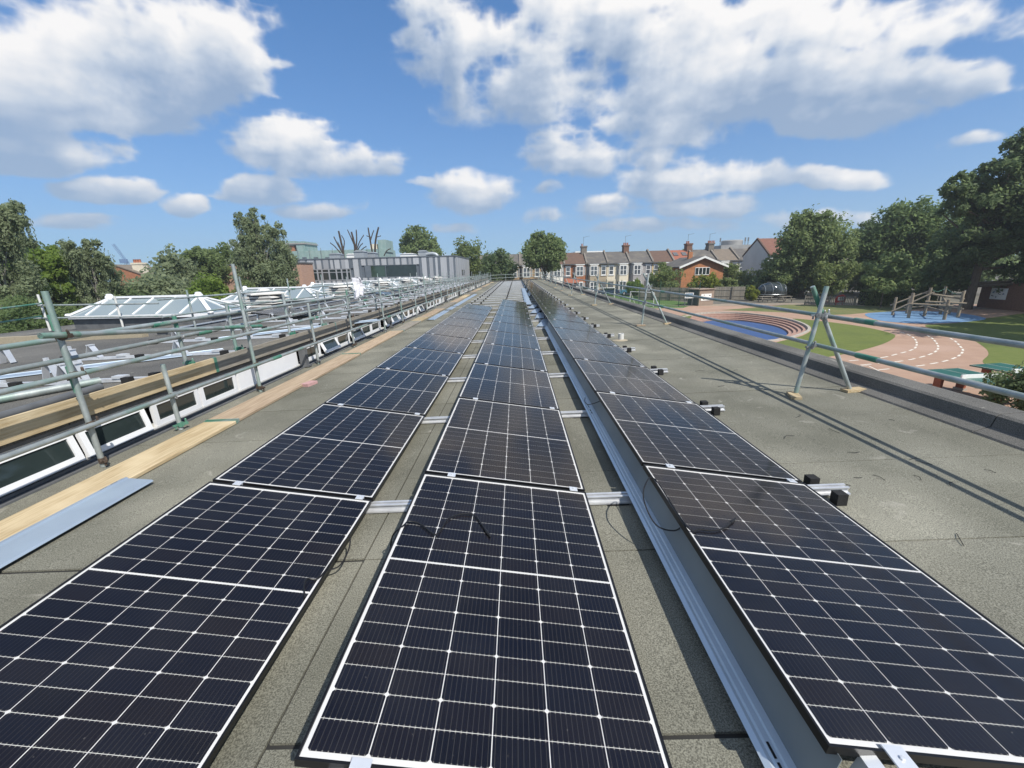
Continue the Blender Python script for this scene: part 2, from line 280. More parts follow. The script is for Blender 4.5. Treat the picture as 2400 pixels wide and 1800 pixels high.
# ------------------------------------------------------------------ mesh tools
ROOF_LIST = []; ROOF_ON = [False]
def link(o, parent=None):
    COL.objects.link(o)
    if parent is not None: o.parent = parent
    elif ROOF_ON[0]: ROOF_LIST.append(o)
    return o
def tag(o, label=None, cat=None, group=None, kind=None):
    if label: o['label'] = label
    if cat: o['category'] = cat
    if group: o['group'] = group
    if kind: o['kind'] = kind
    return o
def empty(name, loc=(0, 0, 0), label=None, cat=None, group=None, rz=0):
    o = bpy.data.objects.new(name, None); o.empty_display_size = .2; o.location = loc; o.rotation_euler = (0, 0, rz); link(o)
    return tag(o, label, cat, group)
class MB:
    def __init__(s): s.v = []; s.f = []; s.m = []; s.cur = 0
    def add(s, vs, fs):
        n = len(s.v); s.v += [tuple(p) for p in vs]; s.f += [tuple(i+n for i in f) for f in fs]; s.m += [s.cur]*len(fs); return s
    def box(s, x0, x1, y0, y1, z0, z1):
        return s.add([(x0, y0, z0), (x1, y0, z0), (x1, y1, z0), (x0, y1, z0), (x0, y0, z1), (x1, y0, z1), (x1, y1, z1), (x0, y1, z1)],
                     [(0, 3, 2, 1), (4, 5, 6, 7), (0, 1, 5, 4), (1, 2, 6, 5), (2, 3, 7, 6), (3, 0, 4, 7)])
    def bar(s, p, q, w, h, up=(0, 0, 1)):      # rectangular bar from p to q
        p, q = Vector(p), Vector(q); d = (q-p).normalized(); u = Vector(up); sd = d.cross(u)
        if sd.length < 1e-4: sd = d.cross(Vector((1, 0, 0)))
        sd.normalize(); u = sd.cross(d).normalized(); vs = []
        for e in (p, q):
            for (i, j) in ((-1, -1), (1, -1), (1, 1), (-1, 1)): vs.append(e+sd*(i*w/2)+u*(j*h/2))
        return s.add(vs, [(0, 1, 2, 3), (7, 6, 5, 4), (0, 4, 5, 1), (1, 5, 6, 2), (2, 6, 7, 3), (3, 7, 4, 0)])
    def tube(s, pts, r, n=10, cap=True, hollow=False):
        pts = [Vector(p) for p in pts]; rs = r if isinstance(r, (list, tuple)) else [r]*len(pts)
        t0 = (pts[1]-pts[0]).normalized(); ref = Vector((0, 0, 1)) if abs(t0.z) < .9 else Vector((1, 0, 0))
        vs = []; fs = []
        for i, p in enumerate(pts):
            t = (pts[min(i+1, len(pts)-1)]-pts[max(i-1, 0)]).normalized()
            a = t.cross(ref).normalized(); b = a.cross(t).normalized(); ref = b
            for k in range(n):
                an = 2*math.pi*k/n; vs.append(p+a*(math.cos(an)*rs[i])+b*(math.sin(an)*rs[i]))
        for i in range(len(pts)-1):
            for k in range(n): fs.append((i*n+k, i*n+(k+1) % n, (i+1)*n+(k+1) % n, (i+1)*n+k))
        if cap: fs.append(tuple(range(n-1, -1, -1))); fs.append(tuple((len(pts)-1)*n+k for k in range(n)))
        return s.add(vs, fs)
    def prism(s, poly, ax, a0, a1):            # poly in the two other axes, extruded along ax
        def P(u, v, w): return {0: (w, u, v), 1: (u, w, v), 2: (u, v, w)}[ax]
        n = len(poly); vs = [P(u, v, a0) for u, v in poly]+[P(u, v, a1) for u, v in poly]
        fs = [tuple(range(n))[::-1], tuple(range(n, 2*n))]+[(i, (i+1) % n, n+(i+1) % n, n+i) for i in range(n)]
        return s.add(vs, fs)
    def lathe(s, prof, c=(0, 0, 0), n=16, sx=1, sy=1):
        vs = []; fs = []
        for (r, z) in prof:
            for k in range(n): vs.append((c[0]+sx*r*math.cos(2*math.pi*k/n), c[1]+sy*r*math.sin(2*math.pi*k/n), c[2]+z))
        for i in range(len(prof)-1):
            for k in range(n): fs.append((i*n+k, i*n+(k+1) % n, (i+1)*n+(k+1) % n, (i+1)*n+k))
        fs.append(tuple(range(n-1, -1, -1))); fs.append(tuple((len(prof)-1)*n+k for k in range(n)))
        return s.add(vs, fs)
    def mesh(s, name, mats, smooth=False, fix=True):
        me = bpy.data.meshes.new(name); me.from_pydata(s.v, [], s.f)
        for m in (mats if isinstance(mats, (list, tuple)) else [mats]): me.materials.append(MATS[m])
        if any(s.m): me.polygons.foreach_set('material_index', s.m)
        if fix:
            bm = bmesh.new(); bm.from_mesh(me); bmesh.ops.recalc_face_normals(bm, faces=bm.faces); bm.to_mesh(me); bm.free()
        if smooth:
            me.polygons.foreach_set('use_smooth', [True]*len(me.polygons))
            try: me.set_sharp_from_angle(angle=R(40))
            except Exception: pass
        me.update(); return me
    def build(s, name, mats, parent=None, smooth=False, loc=None, kind=None):
        o = bpy.data.objects.new(name, s.mesh(name, mats, smooth)); link(o, parent)
        if loc is not None: o.location = loc
        if kind: o['kind'] = kind
        return o
def inst(name, me, parent=None, loc=(0, 0, 0), rot=(0, 0, 0), scale=None):
    o = bpy.data.objects.new(name, me); link(o, parent); o.location = loc; o.rotation_euler = rot
    if scale: o.scale = scale
    return o
def copy_tree(o, parent=None, loc=None, label=None):
    c = o.copy(); link(c, parent)
    if loc is not None: c.location = loc
    if label: c['label'] = label
    for ch in o.children: copy_tree(ch, c)
    return c
ORD = 'first second third fourth fifth sixth seventh eighth ninth tenth eleventh twelfth thirteenth fourteenth fifteenth sixteenth seventeenth eighteenth nineteenth twentieth'.split()
def nth(n):                                   # 1-based
    if n <= 20: return ORD[n-1]
    t = {2: 'twenty', 3: 'thirty', 4: 'forty', 5: 'fifty', 6: 'sixty'}
    return (t[n//10]+'-'+ORD[n % 10-1]) if n % 10 else {3: 'thirtieth', 4: 'fortieth', 5: 'fiftieth', 6: 'sixtieth'}[n//10]
# roof level heights
GZ = -3.25                                    # playground level (SITE frame)
ROOF_END = 66.0
# ================================================================== ROOF FRAME: the roof we stand on, panels, rails, boards, scaffolds
ROOF_ON[0] = True
rnd = random.Random(11)
school = empty('school_building', (0, 0, 0), 'long flat-roofed school wing carrying the rows of solar panels', 'building')
MB().box(-3.59, 5.32, -5.0, ROOF_END, -3.6, -.30).build('wall', 'upvc_dirty', school)
MB().box(-3.6, 5.33, -5.05, ROOF_END+.05, -.30, -.012).build('roof_deck', 'bitumen', school)
def sheet_mesh(x0, x1):
    return MB().box(x0, x1, .005, .995, -.012, 0).mesh('felt_sheet', 'felt')
sl_l, sl_r = sheet_mesh(-3.58, -.296), sheet_mesh(-.286, 4.80)
for n in range(-5, 65):
    inst('felt_sheet', sl_l, school, (0, n+.49+rnd.uniform(-.01, .01), rnd.uniform(0, .0015)))
    inst('felt_sheet', sl_r, school, (0, n+.49+rnd.uniform(-.01, .01), rnd.uniform(0, .0015)))
# parapet: felt-covered upstand in lengths
pp = [(4.812, -.01), (4.83, .012), (4.97, .05), (5.0, .15), (5.03, .168), (5.24, .176), (5.30, .165), (5.33, .10), (5.335, -.30), (4.812, -.30)]
for i in range(12):
    y0 = -5+i*5.95
    MB().prism(pp, 1, y0+.004, min(y0+5.944, ROOF_END)).build('parapet', 'felt_old', school)
MB().box(-3.5, 4.9, ROOF_END-.22, ROOF_END+.04, -.01, .16).build('parapet', 'felt_old', school)
# ---------------------------------------------------------------- solar panels
PW, PL, TH, PP, PITCH = 1.134, 1.736, 0.1738, 1.5333, 1.779
ZH = .10+PW*math.sin(TH)
RIM = .008
CW, CH = .185, .0937
def frame_mesh():
    b = MB()
    b.box(-RIM, PW+RIM, -RIM, 0, -.03, 0).box(-RIM, PW+RIM, PL, PL+RIM, -.03, 0).box(-RIM, 0, 0, PL, -.03, 0).box(PW, PW+RIM, 0, PL, -.03, 0)
    return b.mesh('frame', 'black_frame')
def cell_geo(cx, cy, flip):
    w, h, c = .0907, .04595, .0075
    p = [(-w+c, -h), (w-c, -h), (w, -h+c), (w, h), (-w, h), (-w, -h+c)]
    if flip: p = [(-x, -y) for x, y in p]
    return [(cx+x, cy+y) for x, y in p], [(x/(2*w)+.5, y/(2*h)+.5) for x, y in p]
def uv_set(me, uvs):
    l = me.uv_layers.new(name='UVMap'); l.data.foreach_set('uv', [t for q in uvs for t in q])
def cell_centres():
    out = []
    x0 = (PW-6*CW)/2+CW/2; y0 = (PL-18*CH-.010)/2+CH/2
    for j in range(18):
        for i in range(6): out.append((x0+i*CW, y0+j*CH+(.010 if j >= 9 else 0), j % 2 == 1))
    return out
CC = cell_centres()
p, uv = cell_geo(0, 0, False)
ME_CELL = bpy.data.meshes.new('cell'); ME_CELL.from_pydata([(x, y, 0) for x, y in p], [], [tuple(range(6))]); ME_CELL.materials.append(MATS['cell']); uv_set(ME_CELL, uv)
vs = []; fs = []; uvs = []
for (cx, cy, fl) in CC:
    p, uv = cell_geo(cx, cy, fl); n = len(vs); vs += [(x, y, 0) for x, y in p]; fs.append(tuple(range(n, n+6))); uvs += uv
ME_CELLS = bpy.data.meshes.new('cells'); ME_CELLS.from_pydata(vs, [], fs); ME_CELLS.materials.append(MATS['cell']); uv_set(ME_CELLS, uvs)
ME_FRAME = frame_mesh()
ME_BACK = MB().box(.0005, PW-.0005, .0005, PL-.0005, -.0075, -.0065).mesh('backsheet', 'backsheet')
ME_GLASS = bpy.data.meshes.new('glass'); ME_GLASS.from_pydata([(.0005, .0005, 0), (PW-.0005, .0005, 0), (PW-.0005, PL-.0005, 0), (.0005, PL-.0005, 0)], [], [(0, 1, 2, 3)]); ME_GLASS.materials.append(MATS['panel_glass'])
ME_BOX = MB().box(-.05, .05, -.07, .07, -.03, 0).mesh('junction_box', 'rubber')
ROWS = (('left', -PP, 10, 0), ('middle', 0, 11, 0), ('right', PP, 36, 0))
for rn, rx, cnt, dz in ROWS:
    for k in range(cnt):
        j = random.Random(hash((rx, k)) % 9999)
        o = empty('solar_panel', (rx, -PL+k*PITCH, ZH), 'black-framed solar panel, %s from the front in the %s row' % (nth(k+1), rn), 'solar panel', 'tilted solar panels in three rows')
        o.rotation_euler = (j.uniform(-.0012, .0012), TH+j.uniform(-.002, .002), 0)
        inst('frame', ME_FRAME, o); inst('backsheet', ME_BACK, o)
        if k < 2:
            for (cx, cy, fl) in CC: inst('cell', ME_CELL, o, (cx, cy, -.0055), (0, 0, math.pi if fl else 0))
        else: tag(inst('cells', ME_CELLS, o, (0, 0, -.0055)), kind='stuff')
        inst('glass_pane', ME_GLASS, o, (0, 0, -.003))
# ---------------------------------------------------------------- cross rails with pads, brackets and clamps
def prof(pts, x0, x1, m, name): return MB().prism(pts, 0, x0, x1).mesh(name, m)
rail_p = [(-.045, .010), (.045, .010), (.045, .022), (.018, .026), (.018, .052), (.030, .055), (.030, .062), (.011, .062), (.011, .044), (-.011, .044), (-.011, .062), (-.030, .062), (-.030, .055), (-.018, .052), (-.018, .026), (-.045, .022)]
ME_RAIL = prof(rail_p, -1.72, 2.965, 'alu', 'rail')
ME_RAIL_L = prof(rail_p, -1.95, 2.965, 'alu', 'rail')
ME_PAD = MB().box(-.034, .034, -.034, .034, 0.004, .085).mesh('rubber_pad', 'rubber')
ME_MAT = MB().box(-.075, .075, -.055, .055, 0.003, .010).mesh('rubber_mat', 'rubber')
b = MB()
b.bar((.03, 0, .063), (.10, 0, ZH-.045), .05, .004, (1, 0, 0)).bar((.20, 0, .063), (.115, 0, ZH-.045), .05, .004, (1, 0, 0)).box(.085, .13, -.025, .025, ZH-.047, ZH-.04)
ME_BRKT = b.mesh('support_bracket', 'alu_white')
ME_FOOT = MB().box(-.10, -.02, -.022, .022, .063, .068).box(-.065, -.055, -.022, .022, .068, .085).mesh('low_foot', 'alu_white')
def clamp_mesh(end):
    b = MB()
    if end: b.box(-.03, .03, -.050, .010, .001, .006).box(-.03, .03, -.054, -.049, -.05, .006)
    else: b.box(-.027, .027, -.026, .026, .0012, .005).box(-.027, .027, -.008, .008, -.03, .0012)
    b.lathe([(.007, .006), (.007, .011), (.004, .012)], (0, -.026 if end else 0, 0), 8)
    return b.mesh('clamp', 'alu_white')
ME_CL, ME_CE = clamp_mesh(False), clamp_mesh(True)
def rail(j):
    y = -PL-.0215+j*PITCH
    full_l, full_m = j <= 10, j <= 11
    t = empty('mounting_rail', (0, y, 0), 'aluminium cross rail under the panels, %s from the front' % nth(j+1), 'rail', 'cross rails on the roof')
    inst('rail', ME_RAIL if full_l else ME_RAIL_L, t)
    inst('rubber_pad', ME_PAD, t, (2.79, .10, 0)); inst('rubber_pad', ME_PAD, t, (2.82, -.125, 0))
    for x in (-1.55, .1, 1.35, 2.6): inst('rubber_mat', ME_MAT, t, (x, 0, 0))
    if not full_l:
        for x, dy in ((-1.72, .11), (-1.72, -.11), (-1.22, .1), (-1.22, -.1)): inst('rubber_pad', ME_PAD, t, (x, dy, 0))
    if not full_m:
        for x, dy in ((.08, .1), (.08, -.1)): inst('rubber_pad', ME_PAD, t, (x, dy, 0))
    for rn, rx, cnt, dz in ROWS:
        if j > cnt: continue
        inst('support_bracket', ME_BRKT, t, (rx, 0, 0)); inst('low_foot', ME_FOOT, t, (rx+PW*math.cos(TH), 0, 0))
        for s in (.185, 1.055):
            e = (j == 0)
            inst('clamp', ME_CE if e else ME_CL, t, (rx+s*math.cos(TH), .020 if e else 0, ZH-s*math.sin(TH)), (0, TH, 0))
for j in range(37): rail(j)
# ---------------------------------------------------------------- wind deflectors behind the right row
def defl_prof(): return [(0, 0), (.018, .012), (.030, .010), (.036, .018), (.055, .019), (.060, .026), (.085, .028), (.128, .205)]
def defl_mesh(L):
    pr = defl_prof(); out = []
    for k, (p_, m_) in enumerate(((pr[:-1], 'zinc_skylit'), (pr[-2:], 'zinc_shaded'))):
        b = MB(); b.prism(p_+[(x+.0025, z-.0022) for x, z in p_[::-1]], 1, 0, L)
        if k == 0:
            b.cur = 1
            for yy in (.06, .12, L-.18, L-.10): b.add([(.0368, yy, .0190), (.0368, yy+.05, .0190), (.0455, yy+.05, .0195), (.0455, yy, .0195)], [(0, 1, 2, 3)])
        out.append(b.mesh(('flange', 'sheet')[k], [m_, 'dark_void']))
    return out
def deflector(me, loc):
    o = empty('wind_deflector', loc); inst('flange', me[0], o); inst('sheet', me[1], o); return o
ME_D2, ME_D1 = defl_mesh(2*PITCH+.04), defl_mesh(1.75)
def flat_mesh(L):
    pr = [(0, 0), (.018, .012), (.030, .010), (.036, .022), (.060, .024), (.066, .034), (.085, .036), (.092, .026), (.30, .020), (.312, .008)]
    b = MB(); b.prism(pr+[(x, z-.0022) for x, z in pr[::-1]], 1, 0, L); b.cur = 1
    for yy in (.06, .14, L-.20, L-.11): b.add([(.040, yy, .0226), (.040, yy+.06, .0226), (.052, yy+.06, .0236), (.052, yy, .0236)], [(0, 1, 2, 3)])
    return b.mesh('deflector', ['zinc_sky_blue', 'dark_void'])
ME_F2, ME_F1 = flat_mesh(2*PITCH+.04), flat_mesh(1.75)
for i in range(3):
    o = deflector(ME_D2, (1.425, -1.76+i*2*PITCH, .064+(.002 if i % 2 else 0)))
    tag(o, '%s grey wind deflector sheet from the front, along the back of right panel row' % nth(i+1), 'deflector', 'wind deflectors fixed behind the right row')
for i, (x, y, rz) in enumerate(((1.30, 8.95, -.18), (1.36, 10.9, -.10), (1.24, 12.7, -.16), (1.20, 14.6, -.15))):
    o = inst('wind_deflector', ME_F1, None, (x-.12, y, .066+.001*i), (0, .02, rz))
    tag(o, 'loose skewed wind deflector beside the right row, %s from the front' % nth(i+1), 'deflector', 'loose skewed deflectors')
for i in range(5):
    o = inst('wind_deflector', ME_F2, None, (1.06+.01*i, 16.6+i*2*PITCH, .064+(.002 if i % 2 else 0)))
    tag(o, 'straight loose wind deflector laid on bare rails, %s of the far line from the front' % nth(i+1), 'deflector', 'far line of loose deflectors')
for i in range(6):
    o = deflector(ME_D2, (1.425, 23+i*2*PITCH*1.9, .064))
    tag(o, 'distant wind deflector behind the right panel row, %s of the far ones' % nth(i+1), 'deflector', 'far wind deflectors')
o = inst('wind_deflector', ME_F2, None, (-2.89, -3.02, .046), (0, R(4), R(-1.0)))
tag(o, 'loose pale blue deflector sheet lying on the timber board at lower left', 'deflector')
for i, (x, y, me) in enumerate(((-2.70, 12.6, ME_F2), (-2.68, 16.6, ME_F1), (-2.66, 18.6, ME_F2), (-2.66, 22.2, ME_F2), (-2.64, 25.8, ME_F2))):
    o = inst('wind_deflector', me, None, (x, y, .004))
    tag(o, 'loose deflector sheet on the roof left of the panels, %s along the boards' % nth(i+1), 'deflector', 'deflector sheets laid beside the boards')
# ---------------------------------------------------------------- cables lying on panels
def on_panel(u, v, X0, h=.006):
    d = UR.ray(u, v); C = UR.C; n = np.array([math.sin(TH), 0, math.cos(TH)]); p0 = np.array([X0, 0, ZH])+n*h
    t = np.dot(p0-C, n)/np.dot(d, n); return C+t*d
def smooth_pts(P, k=6):
    P = [Vector(p) for p in P]; out = []
    for i in range(len(P)-1):
        p0, p1, p2, p3 = P[max(i-1, 0)], P[i], P[i+1], P[min(i+2, len(P)-1)]
        for s in range(k):
            t = s/k; out.append(.5*((2*p1)+(-p0+p2)*t+(2*p0-5*p1+4*p2-p3)*t*t+(-p0+3*p1-3*p2+p3)*t**3))
    out.append(P[-1]); return out
def cable(pts, label, plug=True):
    t = empty('cable', pts[0], label, 'cable', None); base = Vector(pts[0])
    sp = [p-base for p in smooth_pts(pts)]
    MB().tube(sp, .0042, 7).build('lead', 'cable', t, True)
    if plug:
        d = (sp[-1]-sp[-2]).normalized(); e = sp[-1]
        b = MB().tube([e-d*.005, e+d*.012, e+d*.02, e+d*.045], [.006, .009, .009, .007], 8).tube([e+d*.045, e+d*.07], .0045, 8)
        b.build('connector', 'cable', t, True)
mp = [on_panel(*q, 0) for q in ((945, 1232), (958, 1222), (985, 1228), (1018, 1252), (1033, 1242), (1045, 1222), (1064, 1209), (1090, 1204), (1114, 1209), (1128, 1228), (1138, 1242))]
low = UR.z(915, 1290, .10); cable([low, Vector(mp[0])*.5+Vector(low)*.5+Vector((-.02, 0, .02))]+mp, 'black cable with plug lying on nearest middle panel')
cable([(PP+.03, -.62, .245), (PP-.02, -.61, .20), (PP-.10, -.55, .20), (PP-.13, -.42, .27), (PP-.09, -.30, .31), (PP-.01, -.24, .315)]+[on_panel(*q, PP) for q in ((1608, 1232), (1640, 1240), (1675, 1243), (1700, 1236), (1714, 1224))], 'black cable with plug looping over nearest right panel')
cable([on_panel(714, 1400, -PP, .02), on_panel(713, 1372, -PP, .02), on_panel(722, 1356, -PP, .015), on_panel(752, 1350, -PP), (-.375, -.50, .15), (-.34, -.56, .13), (-.36, -.66, .09), (-.42, -.70, .09)], 'black cable hanging off right edge of nearest left panel', False)
cable([(PP+.03, 1.62, .245), (PP-.04, 1.66, .20), (PP-.09, 1.80, .14), (PP-.10, 1.95, .13), (PP-.08, 2.05, .14)], 'short black cable drooping over the deflector behind the second right panel', False)
# ---------------------------------------------------------------- timber boards and small things on the roof
joints = [-3.2, 2.08, 6.25, 9.9, 12.2, 13.6, 17.4, 21.2, 25.0, 28.8, 32.6, 36.4, 40.2, 44.0, 47.8, 51.6, 55.4, 59.2, 63.0]
bm_ = ['timber', 'timber_red', 'timber_red', 'timber_grey', 'timber', 'timber_red', 'timber_grey', 'timber_red', 'timber', 'timber_grey', 'timber_red', 'timber', 'timber_grey', 'timber_red', 'timber', 'timber_red', 'timber_grey', 'timber']
for i in range(len(joints)-1):
    y0, y1 = joints[i]+.015, joints[i+1]-.012; L = y1-y0
    t = empty('scaffold_board', (-3.0+rnd.uniform(-.015, .015), y0, .008), '%s flat timber scaffold board from the front, along the left roof edge' % nth(i+1), 'board', 'timber boards lying along the left roof edge', rnd.uniform(-.004, .004))
    hw = .20
    MB().prism([(-hw, 0), (hw, 0), (hw+.002, .03), (hw-.004, .036), (-hw+.004, .036), (-hw-.002, .03)], 1, .03, L-.03).build('plank', bm_[i], t)
    for e in (0, L-.028): MB().box(-hw-.003, hw+.003, e, e+.028, -.002, .0385).build('end_band', 'galv_green' if i < 3 else 'galv', t)
b = MB().box(-.07, .07, -.11, .11, 0.004, .05); o = b.build('foam_block', 'pink_block', None, loc=(-2.73, 3.78, 0)); o.rotation_euler.z = -.25
tag(o, 'small pink block on the roof beside the timber boards', 'block')
t = empty('vent_pipe', (3.0, 6.62, 0), 'short grey vent pipe stub standing on the felt roof right of the panels', 'pipe')
MB().lathe([(.062, .0), (.062, .15), (.055, .15), (.055, .10)], (0, 0, 0), 18).build('pipe', 'upvc_dirty', t, True)
MB().lathe([(.17, .002), (.13, .012), (.065, .02)], (-.02, -.02, 0), 18).build('flashing', 'paver', t, True)
b = MB().box(-.10, .12, -.10, .10, .003, .045); o = b.build('paving_block', 'paver', None, loc=(2.02, -1.90, 0)); tag(o, 'pale concrete paving block beside the front clamp of the right row', 'block')
# offcuts of felt and cable ties scattered on the right of the roof
off = [(2050, 1030), (1870, 975), (1955, 1010), (2000, 1060), (2140, 1075), (2165, 1085), (2230, 1135), (1850, 1025), (2320, 1105), (2090, 985), (2250, 1265), (1985, 1138), (1640, 870), (1760, 905), (2150, 1120), (2010, 1120), (1725, 868), (1905, 965), (1690, 905), (2060, 1120)]
for i, (u, v) in enumerate(off):
    c = Vector(UR.z(u, v, .004)); a = rnd.uniform(0, 3.14); l = rnd.uniform(.02, .075)
    d = Vector((math.cos(a), math.sin(a)*.5, 0)).normalized()*l; s = Vector((-d.y, d.x, 0))*rnd.uniform(-.5, .5)
    o = MB().tube([(-d.x, -d.y, .003), (s.x, s.y, .006+.006*rnd.random()), (d.x, d.y, .003)], .0022, 5).build('felt_offcut', 'bitumen', None, loc=c)
    tag(o, 'thin black felt offcut lying on the felt roof right of the panels', 'offcut', 'black offcuts scattered on the roof')
# ---------------------------------------------------------------- right guardrail: tube trestles with two handrails
RT = .0242
gr = empty('guardrail', (4.3, 0, 0), 'scaffold tube guardrail on crossed trestles along the right roof edge', 'guardrail')
ZT, ZL, XT, XL = .94, .60, 4.33, 4.25
def rel(p): return (p[0]-4.3, p[1], p[2])
tre = [2.25, 8.75, 15.6, 22.9, 28.5, 34, 40, 46, 52, 58, 63]
for nm, xx, zz, ofs in (('handrail', XT, ZT, 1.75), ('handrail', XL, ZL, 1.55)):
    y = -4.6
    ys = [-4.6, ofs]+[ofs+6.1*k for k in range(1, 11)]+[65.2]
    for k in range(len(ys)-1):
        MB().tube([rel((xx, ys[k]+.002, zz+rnd.uniform(-.004, .004))), rel((xx, ys[k+1]-.002, zz+rnd.uniform(-.004, .004)))], RT, 14).build(nm, 'galv', gr, True)
        MB().tube([rel((xx, ys[k+1]-.13, zz)), rel((xx, ys[k+1]+.13, zz))], RT+.0045, 14).build('sleeve_coupler', 'galv_green', gr, True)
def coupler_mesh(m):
    b = MB(); n = 12
    for ax in (0, 1):
        pts = [(math.cos(t)*.031, math.sin(t)*.031) for t in [2*math.pi*i/n for i in range(n)]]
        if ax: b.prism([(x, z) for x, z in pts], 1, -.026, .026)
        else: b.prism([(x+.0, z) for x, z in pts], 2, -.026, .026)
    b.box(.02, .075, -.012, .012, -.016, .016).box(-.075, -.02, -.012, .012, -.010, .010)
    b.lathe([(.011, 0), (.011, .05), (.006, .06)], (.058, 0, .0), 6).lathe([(.010, -.045), (.010, .0)], (-.05, 0, 0), 6)
    return b.mesh('coupler', m)
ME_CO, ME_COR, ME_COG = coupler_mesh('coupler'), coupler_mesh('coupler_rust'), coupler_mesh('galv_green')
for i, y in enumerate(tre):
    hh = 1.29 if i == 0 else rnd.uniform(1.2, 1.42); jx = 0 if i == 0 else rnd.uniform(-.05, .05)
    feet = (4.04+jx, 4.73+jx)
    for s, fx, tx, dy in ((-1, feet[0], 4.22, -.03), (1, feet[1], 4.10, .03)):
        f = Vector((fx, y+dy, .035)); top = Vector((tx, y+dy, hh))
        MB().tube([rel(f), rel(top)], RT, 14).build('trestle_leg', 'galv', gr, True)
        if i == 0: MB().tube([rel(f+(top-f)*(.74 if s > 0 else .80)), rel(f+(top-f)*.995)], RT+.0012, 14).build('paint_band', 'galv_green' if s > 0 else 'galv', gr, True)
        inst('coupler', ME_CO, gr, rel(f+(top-f)*.74), (0, 0, rnd.uniform(-.4, .4)))
    inst('coupler', ME_CO, gr, rel((4.14, y-.03, ZL)), (0, 0, .3)); inst('coupler', ME_CO, gr, rel((4.24, y-.03, ZT)), (0, 0, 1.3))
    for s in (-1, 1):
        t = MB().box(-.11, .11, -.055, .055, .003, .034).build('foot_block', 'timber' if (i+s) % 3 else 'timber_red', None, loc=(feet[0 if s < 0 else 1]+(.05*s), y+(.03 if s > 0 else -.08), 0))
        t.rotation_euler.z = (1.2 if s < 0 else .12) if i == 0 else rnd.uniform(-.2, .2)
        t.scale.x = 1.15
        tag(t, 'timber block under %s foot of the %s trestle from the front, right guardrail' % ('left' if s < 0 else 'right', nth(i+1)), 'block', 'timber blocks under the trestle feet')
# ---------------------------------------------------------------- the wing on the left: clerestory windows, fascia, its own flat roof
wing = empty('school_wing', (-3.6, 0, 0), 'higher flat-roofed school wing with a strip of white clerestory windows on the left', 'building')
def wr(x): return x+3.6
MB().box(wr(-15.5), wr(-3.80), -5, 64, -3.6, .47).build('wall', 'dark_void', wing)
deck = MB(); deck.box(wr(-15.6), wr(-3.575), -5.05, 64.05, .472, .50).build('roof_deck', 'felt_old', wing)
MB().box(wr(-3.80), wr(-3.60), -5, 64, -.05, .064).build('sill_wall', 'upvc_dirty', wing)
MB().box(wr(-3.60), wr(-3.50), -5, 64, .0015, .018).build('lead_flashing', 'lead', wing)
MB().bar((wr(-3.585), -5, .035), (wr(-3.585), 64, .035), .03, .028).build('cable_duct', 'lead', wing)
MB().box(wr(-3.80), wr(-3.615), -5, 64, .365, .395).build('window_head', 'upvc', wing)
MB().box(wr(-3.79), wr(-3.585), -5, 64, .397, .43).build('gutter', 'lead', wing)
for i in range(46):
    y0 = -5+i*1.5
    MB().box(wr(-3.79), wr(-3.588+rnd.uniform(0, .008)), y0+.006, y0+1.494, .432, .470).build('fascia_tile', 'felt_old', wing)
ME_WF = {}
def win_mesh(w):
    if w in ME_WF: return ME_WF[w]
    b = MB(); h = .30; t = .058
    b.box(-.02, .02, 0, w, -h, -h+t).box(-.02, .02, 0, w, -t, 0).box(-.02, .02, 0, t, -h+t, -t).box(-.02, .02, w-t, w, -h+t, -t)
    f = b.mesh('window', 'upvc'); g = MB().box(-.006, .004, t, w-t, -h+t, -t).mesh('pane', 'pane_dark'); ME_WF[w] = (f, g); return ME_WF[w]
def window(y0, y1, op=0):
    f, g = win_mesh(round(y1-y0-.03, 2))
    o = inst('window', f, wing, (wr(-3.625), y0+.015, .366), (0, -R(op), 0)); inst('pane', g, o)
for y0, y1, op in ((-3.4, -2.35, 8), (-2.3, -1.25, 8), (-1.2, -.1, 9), (-.08, 1.02, 11), (1.04, 1.80, 10), (1.88, 2.62, 0), (2.63, 3.38, 0)): window(y0, y1, op)
MB().box(wr(-3.70), wr(-3.61), 3.42, 5.16, .066, .364).build('infill_panel', 'upvc', wing)
y = 5.36; k = 0
while y < 63:
    n = (6, 7, 5, 6)[k % 4]
    for i in range(n):
        w = .78
        window(y, y+w, 24 if (k == 1 and i in (0, 1, 2)) or rnd.random() < .06 else 0); y += w
        if i % 2: MB().box(wr(-3.66), wr(-3.60), y+.005, y+.055, .066, .364).build('mullion', 'upvc', wing); y += .06
    if k % 3 == 2: MB().box(wr(-3.70), wr(-3.61), y+.04, y+1.1, .066, .364).build('infill_panel', 'upvc', wing); y += 1.15
    y += .30; k += 1
for y in (5.22, 10.85, 16.4, 22, 28, 34, 41, 48, 55):
    t = empty('downpipe', (-3.50, y, 0), 'black square rainwater pipe by the clerestory, %s from the front' % nth([5.22, 10.85, 16.4, 22, 28, 34, 41, 48, 55].index(y)+1), 'pipe', 'black rainwater pipes')
    MB().box(-.075, .05, -.05, .05, .03, .40).build('pipe', 'lead', t); MB().box(-.085, .09, -.065, .065, .018, .05).build('shoe', 'lead', t)
